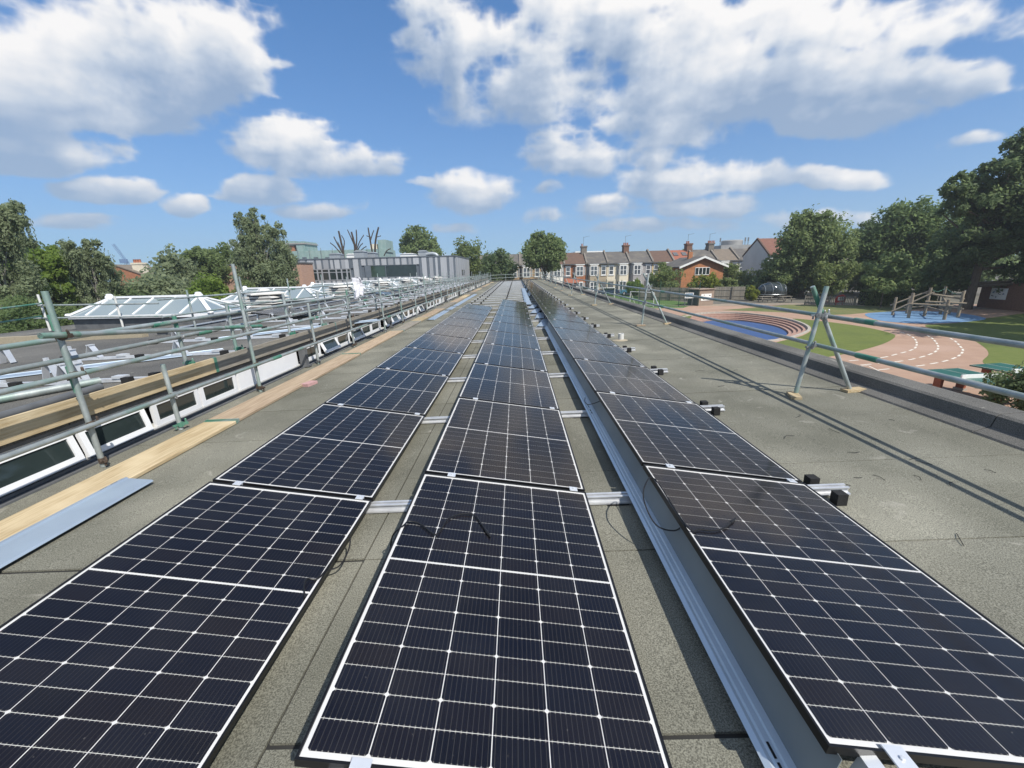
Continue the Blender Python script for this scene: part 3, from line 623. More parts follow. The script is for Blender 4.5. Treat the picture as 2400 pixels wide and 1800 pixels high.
# upstand with pale timber board, and metal kerb along the lanterns
MB().prism([(-13.9, .50), (-8.45, .50), (-8.45, .66), (-13.9, .66)], 1, 7.25, 7.42).build('upstand', 'paver', wing, loc=(3.6, 0, 0))
MB().box(wr(-15.2), wr(-13.95), 6.0, 6.15, .50, .64).build('upstand', 'paver', wing)
MB().prism([(-8.30, .50), (-7.95, .50), (-8.0, .58), (-8.12, .60), (-8.30, .60)], 1, 7.5, 62).build('kerb', 'lead', wing, loc=(3.6, 0, 0))
for i in range(18): MB().box(wr(-8.34), wr(-8.02), 7.45+i*3.03, 7.45+i*3.03+3.0, .602, .622).build('coping', 'grey_metal', wing)
# ---------------------------------------------------------------- left scaffold
sc = empty('edge_scaffold', (-3.36, 0, 0), 'galvanised tube scaffold with two ledgers standing along the boards at the left', 'scaffold')
def sr(p): return (p[0]+3.36, p[1], p[2])
def stube(p, q, par, name, m='galv', r=RT, f=sr): return MB().tube([f(p), f(q)], r, 12).build(name, m, par, True)
py_ = [.97, 1.92, 3.5, 5.45, 7.35, 9.85, 11.9, 14.0]; ptop = [1.66, .80, 1.92, 1.22, 1.23, 1.55, 1.2, 1.1]
while py_[-1] < 63: py_.append(py_[-1]+rnd.uniform(1.8, 2.2)); ptop.append(rnd.choice([1.05, 1.15, 1.25, 1.5, 1.7]))
ZP = (.44, .92)
for i, (y, tp) in enumerate(zip(py_, ptop)):
    x = -3.36; ln = rnd.uniform(-.01, .01)
    stube((x, y, .004), (x+ln, y+rnd.uniform(-.01, .01), tp), sc, 'standard')
    if i == 0: stube((x-.006, y, .75), (x-.006, y, 1.0), sc, 'paint_band', 'galv_green', RT+.0012); stube((x-.004, y, 1.32), (x-.006, y, 1.46), sc, 'paint_band', 'galv_green', RT+.0012)
    for z in ZP:
        if z < tp+.03: inst('coupler', ME_CO if rnd.random() < .6 else ME_COR, sc, sr((x+.025, y, z)), (0, 0, rnd.uniform(0, 3)))
    inst('coupler', (ME_COG if i == 1 else (ME_CO if i % 2 else ME_COR)), sc, sr((x+.01, y, .07)), (0, 0, rnd.uniform(0, 3)))
for z, offs in ((ZP[0], 4.0), (ZP[1], 5.5)):
    ys = [-4.8, offs]+[offs+6.2*k for k in range(1, 10)]+[64.6]
    for k in range(len(ys)-1):
        stube((-3.31, ys[k], z+rnd.uniform(-.006, .006)), (-3.31, ys[k+1]-.003, z+rnd.uniform(-.006, .006)), sc, 'ledger')
        stube((-3.31, ys[k+1]-.12, z), (-3.31, ys[k+1]+.12, z), sc, 'sleeve_coupler', 'galv_green' if k < 4 else 'galv', RT+.005)
br0, br1 = Vector((-3.30, .78, 1.30)), Vector((-3.40, 3.92, .975))
stube(br0, br1, sc, 'brace'); stube(br0, br0+(br1-br0)*.10, sc, 'paint_band', 'galv_green', RT+.0015); stube(br0+(br1-br0)*.72, br1, sc, 'paint_band', 'galv_green', RT+.0015)
inst('coupler', ME_COR, sc, sr((-3.33, .97, 1.27)), (.4, 0, .3)); inst('coupler', ME_CO, sc, sr((-3.37, 3.5, 1.0)), (.4, 0, .3))
for y in (15.5, 24, 33, 42, 51, 60): stube((-3.36, y, 1.0), (-3.95, y, 1.0), sc, 'transom')
# end guardrail across the far end of the roof
eg = empty('end_guardrail', (0, 65.4, 0), 'pair of pale tubes with posts guarding the far end of the roof', 'guardrail')
def er(p): return (p[0], p[1]-65.4, p[2])
for z in (.55, 1.02): MB().tube([er((-3.5, 65.4, z)), er((5.2, 65.4, z))], RT*1.3, 8).build('handrail', 'galv', eg, True)
for x in (-3.36, -1, 1.8, 4.3): MB().tube([er((x, 65.46, .004)), er((x, 65.46, 1.45 if x < -3 else 1.15))], RT*1.3, 8).build('standard', 'galv', eg, True)
# second scaffold line on the wing edge, carrying the toe board
sq = empty('wing_scaffold', (-3.62, 0, 0), 'second scaffold line on the wing edge with ledgers and an upright timber toe board', 'scaffold')
def qr(p): return (p[0]+3.62, p[1], p[2])
qy = [-.6, .97+.25, 2.6, 3.6, 5.15, 6.5, 8.1]
while qy[-1] < 62: qy.append(qy[-1]+rnd.uniform(1.5, 2.1))
for i, y in enumerate(qy):
    if i == 1: continue
    tp = rnd.uniform(1.28, 1.44); stube((-3.66, y, .30 if i < 12 else .2), (-3.655, y+rnd.uniform(-.015, .015), tp), sq, 'standard', 'galv', RT, qr)
    if i in (2, 3, 6): stube((-3.657, y, tp-.22), (-3.655, y, tp-.02), sq, 'paint_band', 'galv_green', RT+.001, qr)
    inst('coupler', ME_CO, sq, qr((-3.63, y, 1.02)), (0, 0, rnd.uniform(0, 3))); inst('coupler', ME_COG if i < 6 else ME_COR, sq, qr((-3.62, y, .68)), (0, 0, 0))
for z, offs in ((1.02, 3.0), (1.215, 2.35)):
    ys = [-4.8, offs]+[offs+6.2*k for k in range(1, 10)]+[62.5]
    for k in range(len(ys)-1):
        stube((-3.63, ys[k], z+rnd.uniform(-.01, .01)), (-3.63, ys[k+1]-.003, z+rnd.uniform(-.01, .01)), sq, 'ledger', 'galv', RT, qr)
        stube((-3.63, ys[k+1]-.12, z), (-3.63, ys[k+1]+.12, z), sq, 'sleeve_coupler', 'galv_green' if k < 4 else 'galv', RT+.005, qr)
ty = [-4.9, -1.3, 2.95, 6.9, 10.8, 14.7, 18.6, 22.5, 26.4, 30.3, 34.2, 38.1, 42, 45.9, 49.8, 53.7, 57.6, 61.5]
for k in range(len(ty)-1):
    MB().box(wr(-3.570)+.02, wr(-3.570)+.058, ty[k]+.03, ty[k+1]-.03, .468, .668).build('toe_board', 'timber' if k < 2 else 'timber_grey', sq)
    for e in (ty[k], ty[k+1]-.028): MB().box(wr(-3.570)+.0185, wr(-3.570)+.0595, e, e+.028, .466, .670).build('end_band', 'galv_green' if k < 3 else 'galv', sq)
# guardrail along the lantern kerb and at the near end of the lanterns
kg = empty('kerb_guardrail', (-8.0, 0, 0), 'scaffold guardrail along the metal kerb in front of the glass lanterns', 'guardrail')
def kr(p): return (p[0]+8.0, p[1], p[2])
ky = [8.2, 10.4, 13.1, 15.9]
while ky[-1] < 60: ky.append(ky[-1]+rnd.uniform(2.2, 3.0))
for y in ky: stube((-7.85, y, .505), (-7.84, y, rnd.uniform(1.5, 1.9)), kg, 'standard', 'galv', RT, kr)
for z in (.98, 1.36):
    ys = [7.4, 13.3, 19.2, 25.3, 31.4, 37.5, 43.6, 49.7, 55.8, 61]
    for k in range(len(ys)-1):
        dz = rnd.uniform(-.02, .02); stube((-7.80, ys[k]-.2, z+dz), (-7.80, ys[k+1]-.003, z-dz), kg, 'ledger', 'galv', RT, kr)
        stube((-7.79, ys[k+1]-.12, z), (-7.79, ys[k+1]+.12, z), kg, 'sleeve_coupler', 'galv_green', RT+.005, kr)
for y in (9.4, 14.8, 21.5, 28, 36, 44, 52): stube((-7.9, y, 1.10), (-3.60, y+rnd.uniform(-.3, .3), 1.10), kg, 'transom', 'galv', RT, kr)
ng = empty('near_guardrail', (-11.6, 9.7, .5), 'green and grey tube guardrail with worn posts before the nearest glass lantern', 'guardrail')
def nr(p): return (p[0]+11.6, p[1]-9.7, p[2]-.5)
for (a0, a1), m in ((((90, 716), (372, 711)), 'galv'), (((80, 746), (380, 741)), 'galv')):
    stube(UR.y(*a0, 9.7), UR.y(*a1, 9.7), ng, 'handrail', m, RT, nr)
for (a0, a1) in (((97, 711), (-60, 731)), ((97, 741), (-60, 765))):
    stube(UR.y(*a0, 9.65), UR.y(*a1, 7.6), ng, 'handrail', 'galv_green', RT, nr)
for (t0, b0) in (((88, 690), (118, 775)), ((268, 694), (289, 768))):
    stube(UR.y(*b0, 9.75), UR.y(*t0, 9.75), ng, 'standard', 'upvc_dirty', RT*1.2, nr)
# white cloth hanging on the scaffold
def cloth():
    rg = np.random.default_rng(3); nu, nv = 13, 19; vs = []; fs = []
    for j in range(nv):
        for i in range(nu):
            s = i/(nu-1)-.5; t = j/(nv-1)
            wdt = .16+.30*t*(1-.45*t)
            y = s*wdt*2.0+.05*math.sin(t*5); x = .045*math.sin(s*15+t*3)+.03*math.sin(s*31+4*t); z = .33-.42*t-.22*abs(s)*t+.05*math.sin(s*9)*t
            if t < .12: z += .02*math.cos(s*12)
            vs.append((x+.01*rg.normal(), y+.012*rg.normal(), z+.012*rg.normal()))
    for j in range(nv-1):
        for i in range(nu-1): fs.append((j*nu+i, j*nu+i+1, (j+1)*nu+i+1, (j+1)*nu+i))
    b = MB().add(vs, fs); o = b.build('cloth', 'cloth_white', None, True, loc=(-3.33, 8.05, 1.32))
    m = o.modifiers.new('thick', 'SOLIDIFY'); m.thickness = .006; s = o.modifiers.new('sub', 'SUBSURF'); s.levels = s.render_levels = 1
    return tag(o, 'crumpled white cloth hanging over the left scaffold tubes', 'cloth')
cloth()
# ---------------------------------------------------------------- mounting rails, brackets and loose panels on the wing roof
def tri_bracket(t, x, y, h=.26):
    b = MB(); b.bar((x-.10, y, .05), (x-.01, y, h), .10, .006, (1, 0, 0)).bar((x+.12, y, .05), (x+.01, y, h), .10, .006, (1, 0, 0)).box(x-.03, x+.03, y-.05, y+.05, h-.005, h+.012)
    return b.build('bracket', 'alu_white', t)
n = 0
for j in range(26):
    yy = 2.45+j*1.779
    t = empty('mounting_rail', (-5.4, yy, .5), 'aluminium rail with white brackets on the wing roof, %s from the front' % nth(j+1), 'rail', 'rails on the wing roof')
    MB().prism([(-.04, .008), (.04, .008), (.035, .05), (-.035, .05)], 0, -1.9, 1.35).build('rail', 'alu', t)
    for x in (-1.2, .3): tri_bracket(t, x+rnd.uniform(-.05, .05), 0)
    MB().box(-.75, -.60, -.05, .05, .051, .085).build('foot', 'alu_white', t); MB().box(.9, 1.05, -.05, .05, .051, .085).build('foot', 'alu_white', t)
    for x, dy in ((1.32, .11), (1.15, -.1), (-1.8, .1), (-.3, -.1), (-1.6, -.1)): MB().box(x-.05, x+.05, dy-.04, dy+.04, 0.003, .08).build('rubber_pad', 'rubber', t)
for i, (x, y, rz) in enumerate(((-7.15, 9.55, 0), (-7.2, 20.2, 0), (-7.2, 23.8, 0))):
    o = empty('solar_panel', (x, y, .82), 'solar panel mounted alone on the wing roof left of the scaffold, %s from the front' % nth(i+1), 'solar panel', 'panels on the wing roof', rz)
    o.rotation_euler = (0, TH, rz)
    inst('frame', ME_FRAME, o); inst('backsheet', ME_BACK, o); tag(inst('cells', ME_CELLS, o, (0, 0, -.0055)), kind='stuff'); inst('glass_pane', ME_GLASS, o, (0, 0, -.003))
    for px_ in (.12, 1.0):
        for yy in (.1, 1.6): MB().box(px_-.02, px_+.02, yy-.02, yy+.02, -.32+px_*.17, -.031).build('leg', 'alu_white', o)
def loose(name, label, cat, p, q, r, m): 
    base = Vector(p); o = MB().tube([(0, 0, 0), Vector(q)-base], r, 12).build(name, m, None, True, loc=base); return tag(o, label, cat)
loose('tube', 'dark weathered tube lying on the wing roof behind the toe board, at left edge', 'tube', (-4.05, -.6, .55), (-4.25, 2.0, .55), .045, 'lead')
loose('tube', 'grey tube lying behind the dark weathered tube at left edge', 'tube', (-5.6, .6, .55), (-4.6, 2.35, .55), .045, 'galv')
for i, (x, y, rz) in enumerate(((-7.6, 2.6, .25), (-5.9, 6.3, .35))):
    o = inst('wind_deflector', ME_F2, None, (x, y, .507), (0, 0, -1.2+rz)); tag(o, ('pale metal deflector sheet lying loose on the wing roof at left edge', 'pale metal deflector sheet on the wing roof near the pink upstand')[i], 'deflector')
# tall foldable bracket pieces standing on the near rails
for i, (u, v) in enumerate(((175, 855), (20, 850), (190, 895), (125, 890))):
    c = Vector(UR.z(u, v, .52)); t = empty('support_bracket', c, 'white metal panel bracket standing on the wing roof, %s from the right at left edge' % nth([2, 4, 1, 3][i]), 'bracket', 'standing brackets at left')
    MB().bar((-.09, 0, 0), (-.035, 0, .24), .09, .006, (1, 0, 0)).bar((.09, 0, 0), (.035, 0, .24), .09, .006, (1, 0, 0)).box(-.055, .055, -.05, .05, .238, .25).build('plate', 'alu_white', t)
    MB().box(-.02, .02, -.02, .02, .251, .30).build('clip', 'alu_white', t)
ROOF_ON[0] = False
for o in ROOF_LIST: o.matrix_basis = T_ROOF @ o.matrix_basis
# ================================================================== SITE FRAME: grounds, playground, buildings, trees
M('ground', (.16, .145, .12), (.11, .105, .085), scale=.6, rough=.95)
M('asphalt', (.055, .055, .056), (.075, .074, .072), scale=2, rough=.95, bump=.2, bscale=40)
M('rubber_pink', (.37, .245, .175), (.325, .21, .15), scale=1.2, rough=.95, detail=8, c3=(.39, .265, .20), s3=.35, bump=.2, bscale=90)
M('path', (.31, .25, .19), (.26, .21, .16), scale=1.5, rough=.95)
M('turf', (.105, .135, .026), (.130, .155, .036), scale=2.5, rough=.95, detail=8, bump=.5, bscale=60, c3=(.095, .12, .028), s3=.25)
M('pitch', (.065, .125, .028), (.085, .145, .036), scale=2, rough=.95, bump=.4, bscale=50)
M('lawn', (.125, .135, .045), (.17, .165, .065), scale=1.8, rough=.95, detail=8, bump=.5, bscale=40, c3=(.10, .13, .04), s3=.4)
M('rubber_blue', (.11, .205, .335), (.13, .235, .375), scale=1.4, rough=.9, detail=7)
M('pool_blue', (.035, .075, .19), (.045, .09, .22), scale=1.0, rough=.55, detail=7)
M('line_paint', (.72, .68, .60), (.62, .58, .50), scale=8, rough=.85)
M('coping_stone', (.42, .38, .32), (.33, .30, .26), scale=4, rough=.9)
M('step_pink', (.37, .235, .185), (.31, .195, .155), scale=3, rough=.95)
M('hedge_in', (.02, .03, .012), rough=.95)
def sheet(name, pts, z, m, kind='structure', label=None, cat=None):
    bm = bmesh.new(); vs = [bm.verts.new((p[0], p[1], z)) for p in pts]; bm.faces.new(vs)
    bmesh.ops.triangulate(bm, faces=bm.faces[:]); bmesh.ops.recalc_face_normals(bm, faces=bm.faces[:])
    for f in bm.faces:
        if f.normal.z < 0: f.normal_flip()
    me = bpy.data.meshes.new(name); bm.to_mesh(me); bm.free(); me.materials.append(MATS[m])
    o = bpy.data.objects.new(name, me); link(o); return tag(o, label, cat, None, kind)
def gp(u, v, z=GZ): return Vector(US.z(u, v, z))
def closed(P, k=5):
    P = [Vector((p[0], p[1], 0)) for p in P]; n = len(P); out = []
    for i in range(n):
        p0, p1, p2, p3 = P[i-1], P[i], P[(i+1) % n], P[(i+2) % n]
        for s in range(k):
            t = s/k; out.append(.5*((2*p1)+(-p0+p2)*t+(2*p0-5*p1+4*p2-p3)*t*t+(-p0+3*p1-3*p2+p3)*t**3))
    return out
# amphitheatre: sunken, elliptical
AC = Vector((19.6, 33.4))
APOLY = closed([(18.2, 39.9), (20.5, 42.0), (23.1, 42.2), (24.9, 40.4), (25.6, 35.4), (23.8, 30.0), (20.8, 26.5), (17.2, 24.2), (14.2, 25), (13.2, 30), (14.6, 36)])
def ell(r, n=0): return [(AC.x+(p.x-AC.x)*r, AC.y+(p.y-AC.y)*r) for p in APOLY]
def ground_with_hole(name, outer, hole, z, m):
    bm = bmesh.new(); e = []
    for ring in (outer, hole):
        vs = [bm.verts.new((p[0], p[1], z)) for p in ring]
        for i in range(len(vs)): e.append(bm.edges.new((vs[i], vs[(i+1) % len(vs)])))
    bmesh.ops.triangle_fill(bm, use_beauty=True, edges=e)
    for f in bm.faces:
        f.normal_update()
        if f.normal.z < 0: f.normal_flip()
    me = bpy.data.meshes.new(name); bm.to_mesh(me); bm.free(); me.materials.append(MATS[m])
    o = bpy.data.objects.new(name, me); link(o); o['kind'] = 'structure'; return o
big = [(-480, -120), (480, -120), (480, 700), (-480, 700)]
ground_with_hole('ground', big, ell(1.0), GZ-.012, 'ground')
play = [(5.2, -6), (60, -6), (60, 30), (56, 44), (40, 47), (24, 50.5), (11, 50.5), (5.2, 50.5)]
ground_with_hole('playground', play, ell(1.0), GZ, 'rubber_pink')
sheet('lawn', [tuple(gp(*p)[:2]) for p in ((1690, 727), (1850, 714), (1960, 715), (2050, 717), (2160, 722), (2080, 731), (2030, 733), (1990, 737), (1950, 738), (1850, 733), (1760, 729))], GZ+.004, 'lawn')
sheet('path', [tuple(gp(*p)[:2]) for p in ((1560, 717), (1700, 712), (1850, 711), (2040, 713), (2200, 717), (2400, 722), (2400, 727), (2200, 722), (2040, 716.5), (1850, 714), (1700, 717))], GZ+.008, 'path')
lw = closed([gp(*p) for p in ((1858, 747), (1962, 757), (2034, 768), (2085, 780), (2098, 789), (2070, 806), (1998, 826), (1915, 841), (1850, 852), (1795, 812), (1880, 787), (1900, 768))])
sheet('turf', [(p.x, p.y) for p in lw], GZ+.004, 'turf')
tr = closed([gp(*p) for p in ((2190, 772), (2260, 788), (2304, 812), (2317, 830), (2303, 847), (2330, 858), (2480, 880), (2900, 850), (2900, 740), (2500, 728), (2320, 745), (2240, 757), (2170, 762))])
sheet('turf', [(p.x, p.y) for p in tr], GZ+.004, 'turf')
sheet('turf', [tuple(gp(*p)[:2]) for p in ((1560, 752), (1605, 738), (1622, 741), (1600, 760), (1580, 768))], GZ+.004, 'turf')
pad = closed([gp(*p) for p in ((2027, 737), (2060, 732), (2142, 729), (2240, 733), (2308, 745), (2290, 752), (2220, 757), (2140, 758), (2060, 751))])
sheet('safety_surface', [(p.x, p.y) for p in pad], GZ+.012, 'rubber_blue')
sheet('sports_pitch', [tuple(gp(*p)[:2]) for p in ((1360, 688), (1470, 690), (1632, 712), (1600, 722), (1540, 723), (1500, 721), (1440, 706))], GZ+.004, 'pitch')
# amphitheatre bowl
am = empty('amphitheatre', (AC.x, AC.y, GZ), 'sunken oval amphitheatre with stepped seating round a blue floor', 'amphitheatre')
def ring(r0, r1, z0, z1):
    n = len(APOLY); b = MB(); A, B = ell(r0), ell(r1)
    vs = [(p[0]-AC.x, p[1]-AC.y, z1) for p in A]+[(p[0]-AC.x, p[1]-AC.y, z1) for p in B]+[(p[0]-AC.x, p[1]-AC.y, z0) for p in A]+[(p[0]-AC.x, p[1]-AC.y, z0) for p in B]
    fs = []
    for i in range(n):
        j = (i+1) % n
        fs += [(i, j, n+j, n+i), (2*n+i, 3*n+i, 3*n+j, 2*n+j), (i, 2*n+i, 2*n+j, j), (n+i, n+j, 3*n+j, 3*n+i)]
    return b.add(vs, fs)
ring(1.0, .965, -1.0, .07).build('coping', 'coping_stone', am)
for k in range(4):
    r1 = .963-.055*k; ring(r1, r1-.053, -1.0, -.08-.12*k).build('step', 'step_pink', am)
fl = ell(.735); MB().add([(p[0]-AC.x, p[1]-AC.y, -.56) for p in fl], [tuple(range(len(fl)))]).build('floor', 'pool_blue', am)
# running track markings
tk = empty('lane_markings', (22, 18, GZ), 'dashed white lane lines curving over the pink running track', 'markings'); 
lanes = [[(1900, 850), (1946, 849), (1987, 846), (2066, 838), (2101, 830), (2131, 822), (2146, 814), (2148, 801), (2139, 790), (2120, 781), (2100, 776)],
         [(1930, 863), (1979, 859), (2045, 853), (2106, 847), (2150, 839), (2185, 828), (2198, 818), (2197, 807), (2185, 793), (2165, 782)],
         [(1960, 872), (2025, 869), (2066, 866), (2147, 858), (2174, 854), (2215, 846), (2245, 835), (2257, 822), (2250, 811), (2238, 799), (2222, 790)]]
for ln in lanes:
    P = smooth_pts([gp(*p, GZ+.008) for p in ln], 24); s = 0; seg = []; on = True; last = P[0]
    acc = [Vector(P[0])]; D = 0
    for p in P[1:]:
        D += (p-acc[-1]).length; acc.append(p)
        if D > (.62 if on else .42):
            if on:
                b = MB(); a0, a1 = acc[0], acc[-1]; mid = acc[len(acc)//2]; b.cur = 0; vs = []; fs = []
                for q, dirv in ((a0, mid-a0), (mid, a1-a0), (a1, a1-mid)):
                    nrm = Vector((-dirv.y, dirv.x, 0)).normalized()*.045; vs += [q+nrm-Vector((22, 18, GZ)), q-nrm-Vector((22, 18, GZ))]
                b.add(vs, [(0, 1, 3, 2), (2, 3, 5, 4)]).build('lane_dash', 'line_paint', tk)
            on = not on; acc = [acc[-1]]; D = 0
for (p, q) in (((2035, 857), (2062, 870)), ((2015, 858), (2035, 857)), ((1990, 876), (2060, 870)), ((2110, 862), (2185, 868))):
    a0, a1 = gp(*p, GZ+.008)-Vector((22, 18, GZ)), gp(*q, GZ+.008)-Vector((22, 18, GZ)); nrm = Vector((-(a1-a0).y, (a1-a0).x, 0)).normalized()*.03
    MB().add([a0+nrm, a0-nrm, a1-nrm, a1+nrm], [(0, 1, 2, 3)]).build('lane_line', 'line_paint', tk)
# pitch lines
pl = empty('pitch_lines', (17, 50, GZ), 'white boundary lines of the small green football pitch', 'markings')
for (p, q) in (((1440, 706), (1500, 721)), ((1500, 721), (1600, 721)), ((1535, 714), (1632, 712))):
    a0, a1 = gp(*p, GZ+.008)-Vector((17, 50, GZ)), gp(*q, GZ+.008)-Vector((17, 50, GZ)); nrm = Vector((-(a1-a0).y, (a1-a0).x, 0)).normalized()*.05
    MB().add([a0+nrm, a0-nrm, a1-nrm, a1+nrm], [(0, 1, 2, 3)]).build('line', 'line_paint', pl)
# ---------------------------------------------------------------- table tennis tables
M('tt_green', (.028, .105, .085), (.035, .125, .10), rough=.4, scale=1)
M('brick_leg', (.30, .095, .05), (.24, .075, .045), scale=12, rough=.9)
def tt_table(c, ang, label, net=True):
    t = empty('table_tennis_table', (c[0], c[1], GZ), label, 'table', None, ang)
    MB().box(-.7625, .7625, -1.37, 1.37, .71, .765).build('table_top', 'tt_green', t)
    b = MB().box(-.0075, .0075, -1.345, 1.345, .7655, .768)
    b.box(-.755, -.735, -1.36, 1.36, .7655, .768).box(.735, .755, -1.36, 1.36, .7655, .768).build('line', 'line_paint', t)
    MB().box(-.85, .85, -.025, .025, .766, .90).build('net', 'white_paint', t)
    for sx in (-.5, .5):
        for sy in (-.95, .95):
            l = MB().box(sx-.06, sx+.06, sy-.13, sy+.13, .09, .71).build('leg', 'brick_leg', t); MB().box(sx-.10, sx+.10, sy-.17, sy+.17, 0.003, .089).build('foot', 'coping_stone', l)
    MB().box(-.42, .42, -1.1, 1.1, .66, .709).build('frame', 'lead', t)
e0, e1 = gp(2170, 866.6, GZ+.765), gp(2241, 862.5, GZ+.765); cl = gp(2327, 890, GZ+.765)
mid = (e0+e1)/2; ax = (cl-mid); ax.z = 0; ax.normalize(); cc = mid+ax*1.37
tt_table((cc.x, cc.y), math.atan2(ax.y, ax.x)-math.pi/2, 'green outdoor table tennis table with white net beside the dark bush')
c2 = gp(2277, 862, GZ+.765)+Vector((1.25, -.85, 0)); tt_table((c2.x+.15, c2.y+.1), math.atan2(ax.y, ax.x)-math.pi/2+.05, 'second green table tennis table at right edge, partly hidden by the dark bush')
# ---------------------------------------------------------------- timber climbing frame on the blue surface
cfb = gp(2170, 742); cf = empty('climbing_frame', cfb, 'weathered timber log climbing frame with ropes on the blue rubber surface', 'climbing frame')
def zp(x, y): return (2050+x*.2756, 640+y*.2756)
def post(bx, by, tx, ty, r=.11):
    b0 = gp(*zp(bx, by)); t0 = Vector(US.y(*zp(tx, ty), b0.y)); t0.x = b0.x+(t0.x-b0.x)*.6
    MB().tube([b0-cfb, t0-cfb], [r, r*.93], 10).build('post', 'timber_log', cf, True); return b0, t0
A_ = post(150, 360, 185, 205); B_ = post(270, 345, 300, 195); C_ = post(285, 383, 325, 170, .12); D_ = post(420, 368, 480, 125, .12); E_ = post(555, 353, 600, 115); F_ = post(590, 398, 628, 225, .12); G_ = post(705, 378, 755, 155, .12)
def at(P, f): return P[0]+(P[1]-P[0])*f
def log(p, q, r=.085):
    d = (q-p).normalized()*.25; MB().tube([p-d-cfb, q+d-cfb], [r, r*.95], 10).build('log', 'timber_log', cf, True)
off_ = Vector((0, -.13, 0))
log(at(A_, .30)+off_, at(D_, .80)+off_, .075); log(at(A_, .62)-off_, at(D_, .88)-off_, .07); log(at(B_, .65)+off_, at(C_, .55)+off_, .06)
log(at(D_, .80)-off_, at(G_, .72)-off_, .09); log(at(D_, .52)+off_, at(G_, .55)+off_, .085); log(at(C_, .58)+off_, at(F_, .70)+off_, .08); log(at(E_, .30)+off_, at(G_, .35)+off_, .06); log(at(F_, .40), at(D_, .35), .06)
log(at(B_, .35), at(E_, .35), .06); log(at(E_, .6), at(F_, .75), .06)
st_ = gp(*zp(630, 350)); MB().tube([st_-cfb, st_-cfb+Vector((.05, 0, 1.1))], .10, 10).build('post', 'timber_log', cf, True)
for P, Q in ((D_, E_), (E_, G_)):
    a0, a1 = at(P, .96)-cfb, at(Q, .93)-cfb; m_ = (a0+a1)/2-Vector((0, 0, .25)); MB().tube(smooth_pts([a0, m_, a1], 6), .02, 6).build('rope', 'galv_green', cf, True)
# ---------------------------------------------------------------- goals, net posts, store, fences
def goal(p, q, h, label):
    a0, a1 = gp(*p), gp(*q); t = empty('goal', a0, label, 'goal', 'white football goals'); d = a1-a0
    b = Vector((d.y, -d.x, 0)).normalized()*-.9
    if b.y < 0: b = -b
    for e in (Vector((0, 0, 0)), d): MB().tube([e, e+Vector((0, 0, h))], .05, 8).build('upright', 'white_paint', t, True); MB().tube([e+Vector((0, 0, h)), e+b+Vector((0, 0, .05))], .03, 6).build('stay', 'white_paint', t, True)
    MB().tube([Vector((0, 0, h)), d+Vector((0, 0, h))], .05, 8).build('crossbar', 'white_paint', t, True); MB().tube([b+Vector((0, 0, .05)), d+b+Vector((0, 0, .05))], .03, 6).build('base_bar', 'white_paint', t, True)
goal((1400, 701), (1440, 700), 1.75, 'white football goal farther off, seen through the guardrail'); goal((1476, 714), (1531, 719), 1.75, 'white football goal on the near edge of the green pitch')
M('mesh_green', (.018, .06, .045), (.025, .075, .055), rough=.6)
fe = empty('ball_fence', (19, 49, GZ), 'tall dark green mesh fence on posts beyond the pitch', 'fence')
fps = [gp(u, v) for u, v in ((1393, 699), (1420, 703), (1455, 709), (1497, 719), (1545, 719.5), (1590, 719), (1636, 717))]
for p in fps: MB().tube([p-Vector((19, 49, GZ)), p-Vector((19, 49, GZ-3.2))], .045, 8).build('post', 'mesh_green', fe, True)
for i in range(len(fps)-1):
    p, q = fps[i]-Vector((19, 49, GZ)), fps[i+1]-Vector((19, 49, GZ)); b = MB(); L_ = (q-p).length; n_ = max(4, int(L_/.22))
    for k in range(1, n_): c_ = p+(q-p)*k/n_; b.bar(c_+Vector((0, 0, .05)), c_+Vector((0, 0, 3.1)), .008, .008)
    for k in range(14): b.bar(p+Vector((0, 0, .1+k*.22)), q+Vector((0, 0, .1+k*.22)), .010, .010)
    o = b.build('mesh_panel', 'mesh_green', fe)
M('cedar', (.30, .23, .18), (.23, .175, .14), scale=3, rough=.85, st=(1, 1, 12), rand=.1)
M('store_dark', (.045, .06, .06), (.06, .075, .075), rough=.7)
st0, st1 = gp(1635, 717), gp(1671, 714.5)
st = empty('timber_store', st0, 'small timber-clad store with a white graphic panel beside the pitch', 'shed', None, math.atan2((st1-st0).y, (st1-st0).x))
wL = (st1-st0).length
for k in range(14): MB().box(0, wL, 0, .05, .14*k+.004, .14*k+.134).build('cladding_board', 'cedar', st)
MB().box(.01, wL-.01, .052, 1.75, .003, 1.97).build('body', 'store_dark', st); MB().box(-.12, wL+.12, -.15, 1.9, 1.99, 2.07).build('roof', 'cedar', st)
gpn = MB().box(.42, wL-.45, -.03, -.002, .62, 1.45).build('graphic_panel', 'white_paint', st)
M('print_dark', (.05, .06, .07), rough=.7)
pr_ = random.Random(4)
for k in range(9):
    x_ = .52+(wL-1.15)*pr_.random(); z_ = .68+.62*pr_.random(); MB().box(x_, x_+.16, -.034, -.0305, z_, z_+.09).build('print_mark', 'print_dark', gpn)
sb0 = gp(1603, 717); sb = empty('sign_board', sb0, 'white-framed blue notice board on posts before the timber store', 'sign')
MB().box(0, 1.1, -.03, .03, .95, 1.65).build('board', 'white_paint', sb); M('print_blue', (.10, .20, .33), (.2, .3, .42), scale=3, rough=.6)
MB().box(.10, 1.0, -.036, -.031, 1.10, 1.55).build('picture', 'print_blue', sb)
for x in (.1, 1.0): MB().box(x-.04, x+.04, .031, .10, .003, 1.6).build('post', 'lead', sb)
